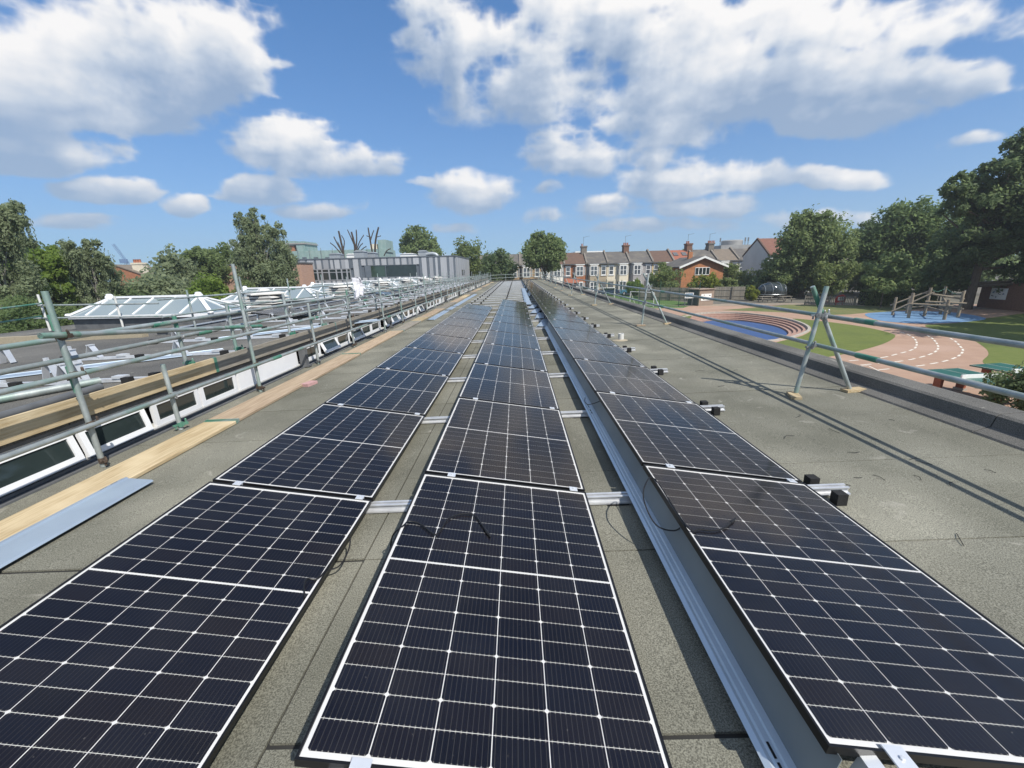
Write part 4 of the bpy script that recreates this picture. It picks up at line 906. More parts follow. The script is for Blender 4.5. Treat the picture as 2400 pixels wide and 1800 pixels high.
def close_fence(name, p, q, h, bw, m, label, rails=2, gap=.008):
    a0, a1 = gp(*p) if len(p) == 2 else Vector(p), gp(*q) if len(q) == 2 else Vector(q); d = a1-a0; L_ = d.length; t = empty(name, a0, label, 'fence', None, math.atan2(d.y, d.x)); n_ = int(L_/bw)
    me = MB().box(gap/2, bw-gap/2, -.012, .012, .04, h).mesh('board', m)
    for k in range(n_): inst('board', me, t, (k*bw, 0, 0))
    for k in range(rails): MB().box(0, L_, -.060, -.0125, h*(.25+.5*k), h*(.25+.5*k)+.07).build('rail', m, t)
    for k in range(int(L_/2.4)+1): MB().box(k*2.4-.05, k*2.4+.05, -.165, -.061, .003, h+.06).build('post', m, t)
    return t
close_fence('board_fence', (1672, 702), (1745, 702), 1.85, .15, 'timber_grey', 'grey close-boarded timber fence right of the timber store')
close_fence('board_fence', (1497, 703), (1640, 706), 1.9, .30, 'timber_grey', 'long grey timber fence behind the green pitch')
close_fence('paling_fence', (1885, 714), (2008, 716), 1.05, .16, 'timber_grey', 'low grey paling fence before the trees, left of the hedge', gap=.07)
M('red_paint', (.42, .04, .03), (.36, .05, .04), rough=.5)
rp0 = gp(1975, 716); rp_ = empty('toy_board', rp0+Vector((0, .5, 0)), 'red and white toy board behind the low paling fence', 'toy')
MB().prism([(-.6, .3), (.6, .3), (.6, 1.0), (.2, 1.25), (-.35, 1.1), (-.6, .8)], 1, -.03, .03).build('panel', 'red_paint', rp_); MB().box(-.35, .3, -.04, -.031, .55, .95).build('picture', 'white_paint', rp_)
for x in (-.4, .4): MB().box(x-.04, x+.04, .031, .09, .003, 1.0).build('post', 'red_paint', rp_)
ob0 = gp(1930, 713); o = MB().tube(smooth_pts([(-.7, 0, .15), (-.3, .05, .32), (.3, 0, .3), (.8, -.05, .15)], 4), [.13]*13, 8).build('play_tunnel', 'red_paint', None, True, loc=ob0+Vector((0, .4, 0))); tag(o, 'small orange-red play log lying by the low paling fence', 'toy')
# picnic tables
def picnic(p, label):
    c = gp(*p); t = empty('picnic_table', c, label, 'picnic table', 'picnic tables by the trees', rnd.uniform(-.2, .2))
    for k in range(5): MB().box(-.85, .85, -.36+.145*k, -.225+.145*k, .72, .76).build('top_plank', 'timber_grey', t)
    for s in (-1, 1):
        MB().box(-.85, .85, s*.72-.12, s*.72+.12, .43, .47).build('seat', 'timber_grey', t)
        for x in (-.6, .6): MB().bar((x, s*.62, .0), (x, s*.25, .72), .09, .05, (1, 0, 0)).build('leg', 'timber_grey', t)
    for x in (-.52, .52): MB().bar((x, -.75, .40), (x, .75, .40), .05, .09).build('crossbeam', 'timber_grey', t)
picnic((1793, 708), 'timber picnic table standing left, nearer the round glass pod'); picnic((1838, 708), 'timber picnic table standing right below the round glass pod')
# round glass and steel pod
M('pod_metal', (.30, .32, .33), (.24, .26, .27), rough=.35, metal=.7); pane_material('pod_glass', (.035, .045, .05), .05)
pc = gp(1818, 704); pod = empty('viewing_pod', pc+Vector((0, 1.2, 0)), 'rounded glass and steel pod with hoops under the dark trees', 'pod')
prf = [(.75, .25), (1.05, .45), (1.28, .85), (1.35, 1.25), (1.28, 1.65), (1.05, 2.05), (.7, 2.3), (.25, 2.42)]
MB().lathe(prf, (0, 0, 0), 20, 1.5, 1).build('shell', 'pod_glass', pod, True)
MB().lathe([(.9, .003), (.95, .3), (.8, .32)], (0, 0, 0), 20, 1.5, 1).build('base', 'pod_metal', pod, True)
for yx in (-1.45, -.6, .6, 1.45):
    rr = 1.36*math.sqrt(max(.05, 1-(yx/2.05)**2)); pts = [(yx, rr*math.cos(t), 1.25+rr*.9*math.sin(t)) for t in [2*math.pi*i/24 for i in range(25)]]
    MB().tube(pts, .06, 6, False).build('hoop', 'pod_metal', pod, True)
MB().tube([(2.0*math.cos(t), 1.39*math.sin(t), .8) for t in [2*math.pi*i/24 for i in range(25)]], .045, 6, False).build('hoop', 'pod_metal', pod, True)
# brick wall with poster at far right
M('brick_brown', (.20, .115, .08), (.15, .085, .06), scale=9, rough=.92, rand=.05); M('brick_red', (.36, .155, .075), (.28, .115, .06), scale=2.2, rough=.9, detail=8)
w0, w1 = gp(2288, 720), gp(2480, 738); bw_ = empty('brick_wall', w0, 'brown brick wall under the big tree at right with a white poster', 'wall', None, math.atan2((w1-w0).y, (w1-w0).x))
MB().box(0, (w1-w0).length, 0, .3, 0.003, 2.5).build('wall', 'brick_brown', bw_); MB().box(-.03, (w1-w0).length, -.04, .34, 2.503, 2.6).build('coping', 'brick_brown', bw_)
po = MB().box(1.15, 2.75, -.04, -.002, .95, 2.05).build('poster', 'white_paint', bw_)
pr_ = random.Random(8)
for k in range(16): x_ = 1.25+1.25*pr_.random(); z_ = 1.02+.85*pr_.random(); MB().box(x_, x_+.08+.1*pr_.random(), -.045, -.041, z_, z_+.05+.06*pr_.random()).build('print_mark', 'print_dark' if k % 3 else 'print_blue', po)
# hedge
# ---------------------------------------------------------------- foliage
def leaves(centers, radii, n, size, rg, up=.35, aspect=.6, squash=1.0):
    """n leaf faces scattered on clump shells; returns (n,4,3)"""
    k = rg.integers(0, len(centers), n); c = centers[k]; r = radii[k]
    d = rg.normal(size=(n, 3)); d /= np.linalg.norm(d, axis=1)[:, None]
    rad = r*(rg.random(n)**.45)
    p = c+d*rad[:, None]*np.array([1, 1, squash])
    nrm = d+rg.normal(size=(n, 3))*.8+np.array([0, 0, up]); nrm /= np.linalg.norm(nrm, axis=1)[:, None]
    t = np.cross(nrm, rg.normal(size=(n, 3))); t /= np.linalg.norm(t, axis=1)[:, None]+1e-9; b = np.cross(nrm, t)
    s = (size*(.6+.8*rg.random(n)))[:, None]
    return np.stack([p-t*s, p-b*s*aspect+t*s*.1, p+t*s, p+b*s*aspect-t*s*.1], axis=1)
def leaf_mesh(name, q, m):
    n = len(q); me = bpy.data.meshes.new(name); me.vertices.add(4*n); me.loops.add(4*n); me.polygons.add(n)
    me.vertices.foreach_set('co', q.reshape(-1)); me.loops.foreach_set('vertex_index', np.arange(4*n, dtype=np.int32))
    me.polygons.foreach_set('loop_start', np.arange(0, 4*n, 4, dtype=np.int32)); me.materials.append(MATS[m]); me.update(calc_edges=True); me.validate(); return me
SEED = [100]
def crown_clumps(rg, R3, k, cr, fill=.45, lobes=5):
    d = rg.normal(size=(k, 3)); d /= np.linalg.norm(d, axis=1)[:, None]
    f = rg.random(k)**.38; L = rg.normal(size=(lobes, 3)); L /= np.linalg.norm(L, axis=1)[:, None]
    bump = 1+.20*np.max(d@L.T, axis=1)-.12+rg.normal(size=k)*.06
    return d*f[:, None]*bump[:, None]*np.array(R3)*.86, np.full(k, cr)*(0.7+.6*rg.random(k))
def tree(name, base, h, R3, label, mat='leaf_plane', n=6000, size=.22, k=60, cr=None, trunk=.25, cz=None, bark='bark', group=None, sparse=1, limbs=6, drop=0, cat='tree'):
    SEED[0] += 1; rg = np.random.default_rng(SEED[0]); base = Vector(base)
    t = empty(name, base, label, cat, group); cz = cz if cz is not None else h-R3[2]
    cc, rr = crown_clumps(rg, R3, k, cr or min(R3)*.34); cc = cc+np.array([0, 0, cz]); cc[:, 2] = np.maximum(cc[:, 2], .3)
    q = leaves(cc, rr, n, size, rg)
    if drop:                                  # hanging strands
        m = int(n*.8); s = rg.integers(0, k, m//14); st = cc[s]+rg.normal(size=(len(s), 3))*rr[s][:, None]*.55; ln = drop*(.4+.8*rg.random(len(s)))
        j = np.repeat(np.arange(len(s)), 14); f = rg.random(len(j)); p = st[j]+rg.normal(size=(len(j), 3))*size*.45; p[:, 2] -= f*ln[j]; p[:, 2] = np.maximum(p[:, 2], .2)
        t_ = np.tile([0, 0, 1.0], (len(j), 1))+rg.normal(size=(len(j), 3))*.35; b = rg.normal(size=(len(j), 3)); b -= t_*np.sum(b*t_, 1)[:, None]/np.sum(t_*t_, 1)[:, None]; b /= np.linalg.norm(b, axis=1)[:, None]
        ss = size*.9; q = np.concatenate([q, np.stack([p-t_*ss, p-b*ss*.4, p+t_*ss, p+b*ss*.4], 1)])
    o = bpy.data.objects.new('crown', leaf_mesh('crown', q, mat)); link(o, t)
    b = MB(); top = Vector((float(rg.normal()*.2), float(rg.normal()*.2), cz+R3[2]*.35)); b.tube(smooth_pts([(0, 0, -.05), (trunk*.4, 0, h*.15), (top.x*.5, top.y*.5, max(h*.3, cz*.75)), top], 3), [trunk*(1-.085*i) for i in range(10)], 8)
    for i in range(limbs):
        e = Vector(cc[rg.integers(0, k)]); s = Vector((0, 0, max(.4, (cz-R3[2]*.55)+rg.random()*R3[2]*.6))); m_ = (s+e)/2+Vector((0, 0, -.15*R3[2]*rg.random())); b.tube([s, m_, e], [trunk*.45, trunk*.28, trunk*.1], 6)
    b.build('trunk', bark, t, True); return t
def bush(name, base, R3, label, mat, n=2500, size=.16, k=40, group=None, cat='bush'):
    return tree(name, base, R3[2]*2, R3, label, mat, n, size, k, trunk=.06, cz=R3[2]*.9, group=group, limbs=3, cat=cat)
def hor(u, v, y): return Vector(US.y(u, v, y))
def ptree(name, u, v_top, wpx, y, label, mat, base_z=GZ, asp=1.0, low=.28, **kw):
    """tree whose crown is wpx wide and tops out at pixel v_top, standing at depth y"""
    top = hor(u, v_top, y); dist = y+2.6; rx = wpx/2/F_PX*dist; h = top.z-base_z
    rz = h*(1-low)/2; return tree(name, (top.x, y, base_z), h, (rx, rx*asp, rz), label, mat, cz=h-rz*1.0, **kw)
def ltree(name, u, y, lobes, label, mat, base_z=GZ, dens=1.0, size=.2, trunk=.25, bark='bark', drop=0, limbs=8, cr=.30, deep=.8, cat='tree', group=None):
    """tree whose crown is a union of ellipsoids given as photo ellipses (u, v, ru, rv) at depth y"""
    SEED[0] += 1; rg = np.random.default_rng(SEED[0]); x0 = hor(u, 640, y).x; t = empty(name, (x0, y, base_z), label, cat, group); s = (y+2.6)/F_PX
    Q = []; tops = []; base = Vector((x0, y, base_z))
    for (lu, lv, ru, rv) in lobes:
        c = hor(lu, lv, y)-base; R3 = np.array([ru*s, ru*s*deep, rv*s]); vol = R3[0]*R3[2]; k = max(10, int(vol*9)); n = int(vol*520*dens*(.2/size)**2)
        d = rg.normal(size=(k, 3)); d /= np.linalg.norm(d, axis=1)[:, None]; cc = d*(rg.random(k)**.40)[:, None]*R3*(.80+.22*rg.random(k))[:, None]+np.array(c); cc[:, 1] += rg.normal()*R3[1]*.3
        rr = np.full(k, max(.35, min(R3[0], R3[2])*cr))*(.6+.7*rg.random(k)); cc[:, 2] = np.maximum(cc[:, 2], .3); Q.append(leaves(cc, rr, n, size, rg)); tops.append((cc, c, R3))
        if drop:
            m = max(6, n//24); si = rg.integers(0, k, m); st = cc[si]+rg.normal(size=(m, 3))*rr[si][:, None]*.6; ln = drop*(.4+.9*rg.random(m)); j = np.repeat(np.arange(m), 16); f = rg.random(len(j))
            p = st[j]+rg.normal(size=(len(j), 3))*size*.4; p[:, 2] -= f*ln[j]; p[:, 2] = np.maximum(p[:, 2], .2)
            t_ = np.tile([0, 0, 1.0], (len(j), 1))+rg.normal(size=(len(j), 3))*.3; b = rg.normal(size=(len(j), 3)); b -= t_*np.sum(b*t_, 1)[:, None]/np.sum(t_*t_, 1)[:, None]; b /= np.linalg.norm(b, axis=1)[:, None]
            ss = size*.9; Q.append(np.stack([p-t_*ss, p-b*ss*.38, p+t_*ss, p+b*ss*.38], 1))
    link(bpy.data.objects.new('crown', leaf_mesh('crown', np.concatenate(Q), mat)), t)
    b = MB(); mc = Vector(max(tops, key=lambda q: q[1].z)[1]); b.tube(smooth_pts([(0, 0, -.05), (.1, 0, mc.z*.3), (mc.x*.5, mc.y*.5, mc.z*.65), mc], 3), [trunk*(1-.085*i) for i in range(10)], 8)
    for (cc, c, R3) in tops:
        for i in range(max(2, limbs//len(tops))):
            e_ = Vector(cc[rg.integers(0, len(cc))]); f = .35+.5*rg.random(); s0 = Vector((mc.x*.5*f, 0, max(.5, mc.z*f*.8))); s0.z = min(s0.z, e_.z); m_ = (s0+e_)/2+Vector((0, 0, .1*R3[2])); b.tube([s0, m_, e_], [trunk*.40, trunk*.25, trunk*.08], 6)
    b.build('trunk', bark, t, True); return t
# hedge: clipped block
SEED[0] += 1; rg = np.random.default_rng(77); hd = empty('hedge', gp(2030, 716), 'clipped dark green hedge behind the climbing frame', 'hedge')
h1 = gp(2190, 722)-gp(2030, 716); hw_, hh_ = 1.3, 1.6; n_ = 9000; s_ = rg.random(n_); f_ = rg.integers(0, 3, n_); a_, b_ = rg.random(n_), rg.random(n_)
yy_ = np.where(f_ == 0, 0.0, np.where(f_ == 1, a_*hw_, a_*hw_)); zz_ = np.where(f_ == 0, b_*hh_, np.where(f_ == 1, hh_, b_*hh_))
P_ = np.stack([s_*h1.x, s_*h1.y+yy_, zz_], 1)+rg.normal(size=(n_, 3))*.07; dn = np.zeros((n_, 3)); dn[f_ == 0, 1] = -1; dn[f_ == 1, 2] = 1
nn_ = dn+rg.normal(size=(n_, 3))*.6; nn_ /= np.linalg.norm(nn_, axis=1)[:, None]; t_ = np.cross(nn_, rg.normal(size=(n_, 3))); t_ /= np.linalg.norm(t_, axis=1)[:, None]; b2 = np.cross(nn_, t_); s2 = .13
link(bpy.data.objects.new('foliage', leaf_mesh('foliage', np.stack([P_-t_*s2, P_-b2*s2*.6, P_+t_*s2, P_+b2*s2*.6], 1), 'leaf_olive')), hd)
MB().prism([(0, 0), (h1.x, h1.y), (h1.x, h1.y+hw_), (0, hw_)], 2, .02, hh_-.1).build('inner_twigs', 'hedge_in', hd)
# right side trees
ltree('plane_tree', 1885, 60, [(1900, 560, 70, 60), (1855, 635, 70, 42), (1935, 600, 65, 70), (1885, 660, 95, 42), (1895, 527, 55, 30), (1860, 585, 40, 35)], 'broad dense tree right of the grey gable house', 'leaf_plane', size=.21, trunk=.35)
ptree('tree', 1800, 648, 110, 62, 'dark bushy tree between grey gable house and broad dense tree', 'leaf_dark', n=5000, size=.25, k=50, low=.06)
ltree('tree', 2040, 64, [(2035, 580, 50, 55), (2050, 640, 70, 50), (2030, 545, 30, 25)], 'dark tree with thin upper twigs, behind the hedge', 'leaf_dark', size=.22)
ltree('tree', 2130, 57, [(2130, 525, 75, 50), (2095, 580, 75, 60), (2180, 570, 75, 65), (2130, 640, 110, 55)], 'tall spreading tree behind the climbing frame', 'leaf_conifer', size=.21, trunk=.4)
ptree('tree', 2250, 545, 180, 60, 'dark tree filling the gap beside the tallest tree at right', 'leaf_dark', n=8000, size=.26, k=80, low=.08, cr=1.8)
ltree('tall_tree', 2288, 40, [(2330, 430, 60, 50), (2390, 360, 50, 50), (2290, 480, 70, 45), (2380, 470, 90, 60), (2240, 450, 35, 35), (2330, 560, 110, 50), (2270, 590, 80, 40), (2400, 640, 90, 50), (2410, 560, 80, 60)], 'tallest dark tree at right edge, overhanging the brick wall', 'leaf_dark', size=.17, trunk=.42, limbs=30)
tree('tall_tree', (51, 32, GZ), 17.5, (6.5, 6, 7), 'dark tree cut by the right picture edge', 'leaf_dark', n=9000, size=.26, k=90, cr=1.8, trunk=.45, cz=10.5, limbs=10)
for i, (x, y) in enumerate(((35.5, 20.5), (40.5, 23.5), (46, 26))): tree('tree', (x, y, GZ), 11, (3.4, 3.4, 3.6), 'leafy tree just beyond the right picture edge, %s from the roof' % nth(i+1), 'leaf_plane', n=3500, size=.24, k=45, trunk=.2, cz=7.3)
ptree('small_tree', 2088, 600, 105, 43, 'small light tree with thin trunk before the hedge', 'leaf_plane', n=3500, size=.18, k=40, trunk=.09, low=.30)
ptree('small_tree', 2222, 618, 95, 42, 'small dark tree with feathery crown behind the climbing frame', 'leaf_conifer', n=3500, size=.18, k=40, trunk=.09, low=.28)
ptree('small_tree', 1960, 610, 100, 56, 'low leafy tree behind the paling fence', 'leaf_olive', n=3500, size=.2, k=40, low=.1)
for i, (u, v, w, y, m, lab) in enumerate(((1770, 628, 90, 66, 'leaf_olive', 'rounded olive bush before the grey gable wall'), (1845, 650, 80, 62, 'leaf_dark', 'dark bush behind the glass pod'), (1745, 668, 50, 60, 'leaf_dark', 'ivy-dark bush at right end of the grey fence'),
        (1765, 672, 28, 56, 'leaf_gold', 'small yellowish shrub by the grey fence'), (1655, 640, 66, 63, 'leaf_gold', 'golden shrub below the brick gable window'), (1700, 645, 64, 63, 'leaf_olive', 'green shrub right of the golden shrub'),
        (1556, 618, 80, 66, 'leaf_olive', 'loose green tree before the yellow house'), (1715, 612, 46, 72, 'leaf_olive', 'small loose tree between brick gable and cream house'), (1490, 655, 46, 72, 'leaf_light', 'low green bush before the grey stone-faced house'))):
    ptree('bush', u, v, w, y, lab, m, n=2600, size=.19, k=36, low=.02, trunk=.08, limbs=4, cat='bush')
bush('bush', gp(2390, 985)+Vector((.5, .1, 0)), (1.25, 1.15, .95), 'near dark-leaved bush at right edge beside the table tennis tables', 'leaf_dark', n=9000, size=.06, k=70)
# centre and left trees
ltree('street_tree', 1276, 74, [(1275, 590, 46, 40), (1250, 600, 30, 30), (1300, 595, 28, 38), (1275, 568, 36, 22), (1285, 615, 34, 20)], 'round-headed street tree at the far end of the roof', 'leaf_plane', size=.24, trunk=.3)
ptree('tree', 1090, 562, 92, 84, 'dense rounded tree right of the striped building', 'leaf_olive', n=6000, size=.28, k=60, low=.1)
ptree('tree', 1165, 584, 86, 78, 'low dark bushy tree left of the round-headed street tree', 'leaf_dark', n=5000, size=.28, k=60, low=.05)
ptree('tree', 1215, 583, 60, 120, 'far pale green tree behind the street tree', 'leaf_light', n=2500, size=.4, k=40, low=.1)
ltree('tree', 980, 98, [(975, 555, 30, 26), (960, 575, 28, 24), (1005, 580, 26, 28), (945, 572, 12, 10), (985, 590, 40, 20)], 'tall tree with open crown behind the striped building', 'leaf_plane', dens=.8, size=.3)
ptree('tree', 1012, 568, 66, 96, 'lower tree beside the tall open-crowned tree', 'leaf_plane', n=4000, size=.3, k=50, low=.2)
ltree('birch_tree', 617, 46, [(578, 535, 26, 42), (602, 530, 26, 42), (640, 555, 26, 40), (590, 590, 45, 45), (640, 600, 45, 45), (655, 650, 48, 42), (600, 655, 55, 42), (560, 570, 18, 30)], 'tall weeping birch with pale branches before the brick block', 'leaf_birch', dens=.6, size=.13, trunk=.2, bark='bark_birch', drop=2.0, limbs=40, cr=.24)
ltree('birch_tree', 216, 34, [(205, 590, 36, 32), (240, 595, 22, 42), (170, 600, 20, 30), (215, 640, 55, 42), (235, 690, 60, 40), (200, 715, 60, 35)], 'weeping birch with ragged top, left of the brick gable', 'leaf_birch', dens=.6, size=.11, trunk=.16, bark='bark_birch', drop=1.6, limbs=28, cr=.24)
ltree('birch_tree', 0, 27, [(10, 500, 30, 40), (-10, 560, 60, 60), (0, 650, 70, 60), (-40, 480, 40, 60)], 'tall weeping birch cut by the left picture edge', 'leaf_birch', dens=.85, size=.10, trunk=.10, bark='bark_birch', drop=1.4, limbs=12, cr=.28)
ltree('tree', 95, 33, [(90, 610, 45, 40), (130, 620, 40, 45), (60, 640, 45, 45), (110, 680, 75, 45), (100, 730, 90, 35)], 'bright green feathery tree at far left', 'leaf_light', size=.14)
ptree('tree', 40, 545, 130, 40, 'dark tree behind the bright feathery tree', 'leaf_conifer', n=6000, size=.2, k=70, low=.04)
ltree('tree', 480, 56, [(480, 610, 55, 38), (440, 625, 45, 35), (520, 620, 40, 40), (470, 660, 85, 35)], 'broad dark green tree left of the tall weeping birch', 'leaf_plane', size=.22)
ptree('tree', 400, 590, 110, 52, 'loose grey-green tree left of the broad dark tree', 'leaf_birch', n=5000, size=.24, k=60, low=.04)
ptree('tree', 350, 632, 170, 44, 'wide low grey-green tree behind the nearest lantern', 'leaf_birch', n=7000, size=.2, k=80, low=.03)
ptree('tree', 285, 662, 110, 36, 'low dark tree between weeping birch and wide low tree', 'leaf_conifer', n=5000, size=.18, k=60, low=.03)
ptree('tree', 490, 640, 90, 40, 'bright green bush left of the brick block', 'leaf_light', n=4000, size=.17, k=50, low=.03)
ptree('tree', 565, 655, 80, 40, 'thin twiggy shrub before the brick block', 'leaf_olive', n=2200, size=.15, k=36, low=.03)
for i, (u, v, w, y, m) in enumerate(((30, 690, 130, 22, 'leaf_conifer'), (130, 700, 120, 23, 'leaf_plane'), (-60, 640, 150, 24, 'leaf_plane'))):
    ptree('bush', u, v, w, y, ('dark leafy shrub at left edge below the tall birch', 'mid green leafy shrub behind the scaffold post at left', 'shrub cut by the left picture edge')[i], m, n=5000, size=.09, k=60, low=.03, cat='bush')
for i, (u, v, w, y) in enumerate(((300, 618, 60, 110), (640, 600, 120, 120), (720, 610, 140, 130), (560, 590, 100, 140), (150, 590, 160, 90), (880, 600, 120, 150), (1140, 600, 80, 140), (1610, 583, 60, 170), (1690, 585, 60, 180), (1400, 594, 30, 150), (1500, 592, 40, 150), (2400, 560, 200, 90))):
    ptree('far_tree', u, v, w, y, 'distant green tree top, %s from the left behind the buildings' % nth(sorted([300, 640, 720, 560, 150, 880, 1140, 1610, 1690, 1400, 1500, 2400]).index(u)+1), 'leaf_plane', n=2200, size=.45, k=40, low=.05, group='distant trees')
# pollarded bare trees
M('bark_pollard', (.06, .045, .035), (.045, .034, .028), scale=4, rough=.9)
def pollard(u, y, segs, label):
    b0 = hor(u, 610, y); t = empty('pollarded_tree', (b0.x, y, GZ), label, 'tree', 'pollarded bare trees'); b = MB()
    for pts, r in segs:
        r *= .62
        P = [hor(*p, y)-Vector((b0.x, y, GZ)) for p in pts]; b.tube(smooth_pts(P, 3), [r*(1-.45*i/(len(P)*3)) for i in range((len(P)-1)*3+1)], 7)
        b.lathe([(r*.3, -.15), (r*.62, -.05), (r*.62, .10), (r*.3, .18)], tuple(P[-1]), 7)
    b.build('trunk', 'bark_pollard', t, True)
pollard(806, 92, [(((806, 700), (805, 600), (800, 570), (794, 543)), .45), (((804, 595), (790, 570), (783, 556)), .25), (((804, 600), (785, 578), (775, 570)), .22), (((805, 585), (807, 565), (801, 553)), .2), (((800, 585), (792, 568)), .16)], 'left pollarded bare tree behind the striped building')
pollard(833, 92, [(((833, 700), (833, 595), (829, 565), (824, 545)), .45), (((833, 592), (836, 565), (835, 540)), .28), (((833, 580), (822, 555), (815, 540)), .22), (((836, 585), (843, 566), (852, 552)), .2), (((836, 590), (845, 575), (850, 571)), .2), (((838, 595), (850, 583), (858, 578)), .2), (((830, 575), (826, 555)), .18)], 'middle pollarded bare tree behind the striped building')
pollard(877, 92, [(((880, 700), (879, 595), (881, 560), (887, 534)), .42), (((874, 598), (868, 565), (863, 535)), .32), (((868, 565), (873, 548), (876, 541)), .2), (((870, 556), (860, 553)), .16), (((882, 556), (892, 553)), .14), (((900, 600), (906, 588), (915, 583)), .2)], 'right pollarded bare tree behind the striped building')
# ---------------------------------------------------------------- glass lanterns and louvred ventilators on the wing
def lantern(i, y0):
    D = 1.85; zb = .60; x0, x1 = -13.2, -8.75; yr = D/2; la, lb = hor(258, 700, 10.05+D/2), hor(466, 695, 10.05+D/2); zr = (la.z+lb.z)/2; r0, r1 = la.x-x0, lb.x-x0; W_ = x1-x0
    t = empty('roof_lantern', (x0, y0, 0), 'white-barred hipped glass roof lantern, %s from the front' % nth(i+1), 'roof lantern', 'glass lanterns in a row')
    MB().box(.05, W_-.05, .05, D-.05, -.2, .50).build('kerb', 'lead', t)
    b = MB(); b.box(-.02, W_+.02, -.02, .10, .502, zb).box(-.02, W_+.02, D-.10, D+.02, .502, zb).box(-.02, .10, .10, D-.10, .502, zb).box(W_-.10, W_+.02, .10, D-.10, .502, zb); b.build('base_frame', 'upvc', t)
    c = [Vector((0, 0, zb)), Vector((W_, 0, zb)), Vector((W_, D, zb)), Vector((0, D, zb))]; A, B = Vector((r0, yr, zr)), Vector((r1, yr, zr))
    nb = 5; xs = [r0+(r1-r0)*k/(nb-1) for k in range(nb)]
    lift = Vector((0, 0, .012))
    def pane(pts):
        n_ = (pts[1]-pts[0]).cross(pts[2]-pts[0]); pts = pts if n_.z > 0 else pts[::-1]
        me = bpy.data.meshes.new('pane'); me.from_pydata([tuple(p) for p in pts], [], [tuple(range(len(pts)))]); me.materials.append(MATS['lantern_glass']); inst('pane', me, t)
    for (yy, e0, e1) in ((0, c[0], c[1]), (D, c[3], c[2])):
        pr = (e0, A)
        for x in xs:
            q = (Vector((x, yy, zb)), Vector((x, yr, zr))); 
            if x == xs[0]: pane([e0, q[0], q[1]])
            else: pane([pr[0], q[0], q[1], pr[1]])
            pr = q; MB().bar(q[0]+lift, q[1]+lift, .055, .03).build('glazing_bar', 'upvc', t)
        pane([pr[0], e1, pr[1]])
    for (e0, e1, p) in ((c[0], c[3], A), (c[1], c[2], B)):
        m_ = (e0+e1)/2; pane([e0, m_, p]); pane([m_, e1, p]); MB().bar(m_+lift, p+lift, .055, .03).build('glazing_bar', 'upvc', t)
        for e in (e0, e1):
            MB().bar(e+lift*2, p+lift*2, .11, .045).build('hip_bar', 'upvc', t); MB().lathe([(.06, -.04), (.085, 0), (.06, .05)], tuple(e+lift*2), 10).build('bar_cap', 'upvc', t, True)
        MB().lathe([(.09, -.08), (.13, -.02), (.12, .07), (.09, .10), (.09, .13), (.05, .15)], tuple(p), 12).build('finial', 'upvc', t, True)
    MB().bar(A+lift*3, B+lift*3, .12, .06).build('ridge_bar', 'upvc', t)
for i in range(6): lantern(i, 10.05+6.95*i)
M('louvre_white', (.62, .61, .58), (.52, .51, .48), scale=5, rough=.7)
for i in range(6):
    t = empty('roof_ventilator', (-8.95, 13.3+6.95*i, -.03), 'white louvred ventilator box with domed lid between lanterns, %s from the front' % nth(i+1), 'ventilator', 'louvred ventilators on the wing roof')
    MB().box(-.42, .42, -.42, .42, .0, 1.02).build('core', 'lead', t)
    for k in range(9): MB().prism([(-.62, .06+.105*k), (-.50, .120+.105*k), (.50, .120+.105*k), (.62, .06+.105*k), (.60, .055+.105*k), (-.60, .055+.105*k)], 1, -.6, .6).build('louvre', 'louvre_white', t)
    MB().lathe([(.84, 1.02), (.84, 1.06), (.55, 1.13), (.25, 1.16), (.18, 1.22), (.05, 1.23)], (0, 0, 0), 4).build('lid', 'louvre_white', t)
# ---------------------------------------------------------------- striped clad building
M('clad_light', (.40, .415, .44), (.35, .365, .39), scale=1, rough=.5, rand=.08, st=(6, 6, .3)); M('clad_mid', (.31, .325, .35), (.28, .295, .32), scale=1, rough=.5, rand=.08, st=(6, 6, .3)); M('clad_dark', (.105, .125, .15), (.13, .15, .175), scale=1, rough=.5, rand=.08)
YB = 60.0
def ub(x): return 600+x*.2486
def zu(u, v): return hor(u, v, YB)
XL, XR = zu(ub(395), 608).x, zu(ub(1880), 599).x; ZT_ = (zu(ub(400), 608.5).z+zu(ub(1870), 599).z)/2
sbld = empty('striped_building', (XL, YB, GZ), 'modern school block clad in light and dark grey vertical panels', 'building')
H_ = ZT_-GZ
MB().box(.1, XR-XL-.1, .12, 17.9, .003, H_-.1).build('wall', 'clad_dark', sbld); MB().box(-.08, XR-XL+.08, -.08, 18.1, H_-.09, H_+.06).build('roof_edge', 'clad_dark', sbld)
dk = [(395, 428), (478, 498), (562, 582), (628, 645), (695, 712), (738, 752), (800, 815), (885, 925), (975, 1002), (1045, 1062), (1110, 1132), (1175, 1193), (1240, 1255), (1305, 1322), (1365, 1382), (1430, 1447), (1475, 1490), (1545, 1570), (1615, 1640), (1675, 1697), (1720, 1745), (1805, 1827), (1866, 1880)]
wins = [(476, 895, 630.5, 657.5), (1030, 1520, 621, 649.5)]
WN = [(zu(ub(a_), 640).x-XL, zu(ub(b_), 640).x-XL, zu(ub((a_+b_)/2), v1).z-GZ, zu(ub((a_+b_)/2), v0).z-GZ) for a_, b_, v0, v1 in wins]
def clad(x0, x1, m):
    segs = [(.02, H_-.095)]
    for (wa, wb, z0, z1) in WN:
        if x1 > wa+.05 and x0 < wb-.05: segs = [(.02, z0-.02), (z1+.02, H_-.095)]
    for z0, z1 in segs: MB().box(x0+.008, x1-.008, -.02+rnd.uniform(-.008, .008), .118, z0, z1).build('cladding_panel', m, sbld)
xs = []
for a_, b_ in dk: xs.append((zu(ub(a_), 640).x-XL, zu(ub(b_), 640).x-XL))
